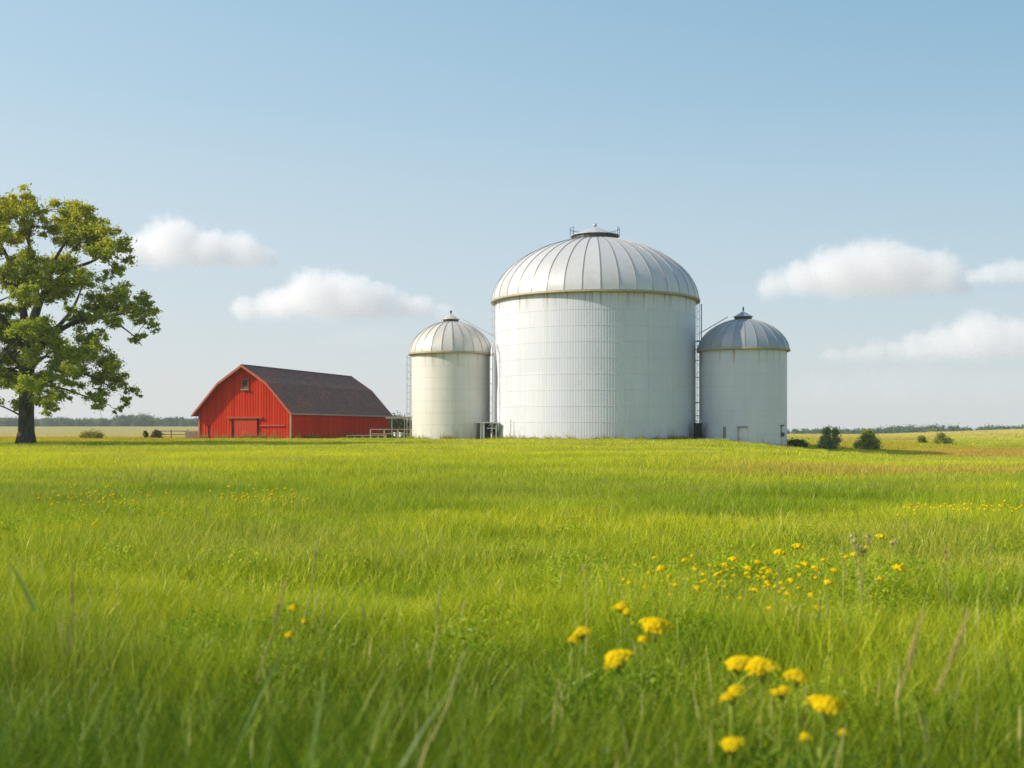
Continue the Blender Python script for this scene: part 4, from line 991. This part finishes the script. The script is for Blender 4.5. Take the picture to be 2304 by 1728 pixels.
# ------------------------------------------------------------------ clouds: heaped bodies of vapour far behind
def cloud(label, x0, x1, y0, y1, tops, dens, dist=2700., soft=.46):
    """x0..y1: its extent in frame pixels; tops: heights of its outline from left to right, 0..1"""
    H = (y1 - y0) / F * dist; L = (x1 - x0) / F * dist; cxx = X((x0 + x1) / 2, dist); cz = Z(y1, dist)
    dp = H * 1.5; mrg = H * .45
    b_ = MB(); b_.box((0, 0, H / 2), (L + 2 * mrg, dp + 2 * mrg, H + 2 * mrg))
    m = NT('cloud_vapour'); tc = m.n('TexCoord').outputs['Object']
    wob = m.n('TexNoise', i={'Vector': tc, 'Scale': 2.6 / H, 'Detail': 4., 'Roughness': .6})
    wv = m.n('VectorMath', operation='MULTIPLY_ADD', i={0: wob.outputs['Color'], 1: (H * .46,) * 3, 2: tc})
    n = max(6, min(16, int(2.6 * L / H))); sh = None
    for k in range(n):
        u = (k + .5) / n; q = u * (len(tops) - 1); i = min(int(q), len(tops) - 2); t = tops[i] + (tops[i + 1] - tops[i]) * (q - i)
        t *= random.uniform(.82, 1.08); r = max(.16, .60 * t) * H; rx = max(r * 1.05, .75 * L / n)
        c = (-L / 2 + u * L + H * .18, H * .18 + random.uniform(-.25, .25) * H, .46 * t * H + H * .18)
        dv = m.n('VectorMath', operation='SUBTRACT', i={0: wv.outputs[0], 1: c})
        sc = m.n('VectorMath', operation='MULTIPLY', i={0: dv.outputs[0], 1: (1 / rx, 1 / (r * 1.3), 1 / r)})
        ln = m.n('VectorMath', operation='LENGTH', i={0: sc.outputs[0]})
        val = m.math('SUBTRACT', 1., ln.outputs['Value'])
        sh = val if sh is None else m.n('Math', operation='SMOOTH_MAX', i={0: sh, 1: val, 2: .22}).outputs[0]
    fine = m.noise(tc, 5.5 / H, 5, .62)
    sh = m.math('ADD', sh, m.math('MULTIPLY', m.math('SUBTRACT', fine, .55), .95))
    z = m.n('SeparateXYZ', i={0: tc}).outputs[2]
    d = m.math('MULTIPLY', m.ss(sh, -.02, soft), m.ss(z, -.12 * H, .26 * H))
    d = m.math('MULTIPLY', d, 1.25 * dens / H)
    vs = m.n('VolumePrincipled', i={'Color': (.975, .965, .957, 1), 'Density': d, 'Anisotropy': .2})
    m.link(vs.outputs[0], m.out.inputs['Volume'])
    try: m.mat.cycles.volume_step_rate = .35
    except Exception: pass
    o = b_.build('cloud', m.mat, None, (cxx, dist, cz)); tag(o, label, 'cloud', 'clouds over the meadow')
    return o
k = DS
cloud('white cloud beside the oak crown, upper of the two on the left', 225*k, 590*k, 464*k, 580*k, [.5,.8,.95,1.,.8,.9,.85,.5], 2.4, 3150.)
cloud('long heaped white cloud between the barn and the largest dome', 515*k, 985*k, 578*k, 694*k, [.4,.6,.75,1.,1.,.85,.8,.6,.45,.3], 2.4)
cloud('largest white heaped cloud at the upper right', 1650*k, 2100*k, 500*k, 644*k, [.35,.6,.8,.85,1.,1.,.9,.6,.4], 2.8, 3150.)
cloud('small faint cloud cut by the right edge, beside the largest one', 2095*k, 2320*k, 550*k, 614*k, [.6,1.,.9,.9,.8], 1.2)
cloud('long low cloud at the right edge, under the largest one', 1780*k, 2330*k, 664*k, 782*k, [.3,.42,.5,.75,1.,1.,.95,.9], 1.7)
cloud('faint thin cloud low between the long cloud and the cream silo', 690*k, 915*k, 700*k, 750*k, [.5,.9,1.,.8,.6], .10, 3600.)
cloud('pale hazy cloud bank low above the right-hand slope', 1690*k, 2340*k, 775*k, 880*k, [.7,.9,1.,.9,1.,.9], .16, 3650.)

# ------------------------------------------------------------------ air
hz = MB(); hz.box((0, 0, 11.), (2990, 2990, 36.))
m = NT('haze_air'); pv = m.n('VolumePrincipled', i={'Color': (.80, .88, 1., 1), 'Density': .0002, 'Anisotropy': .1}); m.link(pv.outputs[0], m.out.inputs['Volume'])
tag(hz.build('haze', m.mat), 'thin pale summer haze', 'haze', kind='stuff')

# ------------------------------------------------------------------ light, sky, camera
wd = bpy.data.worlds.new('World'); S.world = wd; wd.use_nodes = True
nt = wd.node_tree; bg = nt.nodes['Background']; sk = nt.nodes.new('ShaderNodeTexSky'); sk.sky_type = 'NISHITA'; sk.sun_disc = False
sk.sun_elevation = SUN_EL; sk.sun_rotation = SUN_AZ; sk.altitude = 0; sk.air_density = 1.4; sk.dust_density = 1.0; sk.ozone_density = .4
# the low sky: summer haze whitens it towards the horizon all round and brightens it on the sun's side
def wn(t, **k):
    n = nt.nodes.new('ShaderNode' + t)
    for a, b in k.items(): setattr(n, a, b)
    return n
def wl(n, i, v):
    if hasattr(v, 'is_output'): nt.links.new(v, n.inputs[i])
    else: n.inputs[i].default_value = v
def wramp(z, a, b, lo=0., hi=1.):
    n = wn('MapRange', interpolation_type='SMOOTHSTEP')
    for i, v in enumerate((z, a, b, lo, hi)): wl(n, i, v)
    return n.outputs[0]
sp_ = wn('SeparateXYZ'); nt.links.new(wn('TexCoord').outputs['Generated'], sp_.inputs[0]); zz_ = sp_.outputs[2]
rp_ = wn('ValToRGB'); nt.links.new(wramp(zz_, 0., 1.), rp_.inputs[0]); rp_.color_ramp.interpolation = 'B_SPLINE'
zl_ = wn('Math', operation='MULTIPLY'); wl(zl_, 0, zz_); wl(zl_, 1, 2.); nt.links.new(zl_.outputs[0], rp_.inputs[0])
stops = ((0., (4.22, 4.32, 4.38)), (.10, (3.82, 4.24, 4.54)), (.25, (3.36, 4.06, 4.58)), (.40, (2.98, 3.86, 4.54)), (.54, (2.36, 3.52, 4.40)), (.76, (1.80, 3.06, 4.12)), (1., (1.45, 2.7, 3.85)))
el_ = rp_.color_ramp.elements
while len(el_) < len(stops): el_.new(.5)
for e_, (p_, c_) in zip(el_, stops): e_.position = p_; e_.color = (*[q_ / 5. for q_ in c_], 1)
az_ = wn('Math', operation='MULTIPLY'); wl(az_, 0, sp_.outputs[0]); wl(az_, 1, wramp(zz_, 0., .42, .22, 1.))
mv_ = wn('VectorMath', operation='SCALE'); wl(mv_, 0, (-.66, -.38, -.24)); nt.links.new(az_.outputs[0], mv_.inputs['Scale'])
ad_ = wn('VectorMath', operation='ADD'); nt.links.new(mv_.outputs[0], ad_.inputs[0]); wl(ad_, 1, (1., 1., 1.))
mu_ = wn('VectorMath', operation='MULTIPLY'); nt.links.new(ad_.outputs[0], mu_.inputs[0]); nt.links.new(rp_.outputs[0], mu_.inputs[1])
sc_ = wn('VectorMath', operation='SCALE'); nt.links.new(mu_.outputs[0], sc_.inputs[0]); sc_.inputs['Scale'].default_value = 5.
mx_ = wn('Mix', data_type='RGBA'); nt.links.new(wramp(zz_, .36, .75, .9, 0.), mx_.inputs[0]); nt.links.new(sk.outputs[0], mx_.inputs[6]); nt.links.new(sc_.outputs[0], mx_.inputs[7])
nt.links.new(mx_.outputs[2], bg.inputs[0]); bg.inputs[1].default_value = .132
sun = bpy.data.lights.new('sun', 'SUN'); sun.energy = 3.85; sun.angle = math.radians(.53); sun.color = (1., .915, .775)
so = bpy.data.objects.new('sun', sun); COL.objects.link(so); so.rotation_euler = (-SUND).to_track_quat('-Z', 'Y').to_euler(); so.location = (-40, -10, 60)
cam = bpy.data.cameras.new('camera'); cam.lens = 40.; cam.sensor_width = 36.; cam.shift_y = (HY - 384.) / 1024.; cam.clip_start = .05; cam.clip_end = 6000.
cam.dof.use_dof = True; cam.dof.focus_distance = 30.; cam.dof.aperture_fstop = 2.1
co = bpy.data.objects.new('camera', cam); COL.objects.link(co); co.location = (0, 0, CAMZ); co.rotation_euler = (math.pi / 2, 0, 0); S.camera = co
S.view_settings.view_transform = 'Standard'; S.view_settings.look = 'None'; S.view_settings.exposure = .35; S.view_settings.gamma = 1.
c = S.cycles; c.max_bounces = 14; c.diffuse_bounces = 4; c.glossy_bounces = 3; c.transmission_bounces = 4; c.volume_bounces = 12; c.transparent_max_bounces = 8
c.use_denoising = True; c.use_adaptive_sampling = False; c.denoising_prefilter = "NONE"; c.sample_clamp_indirect = 8.
try: c.denoiser = 'OPENIMAGEDENOISE'
except Exception: pass
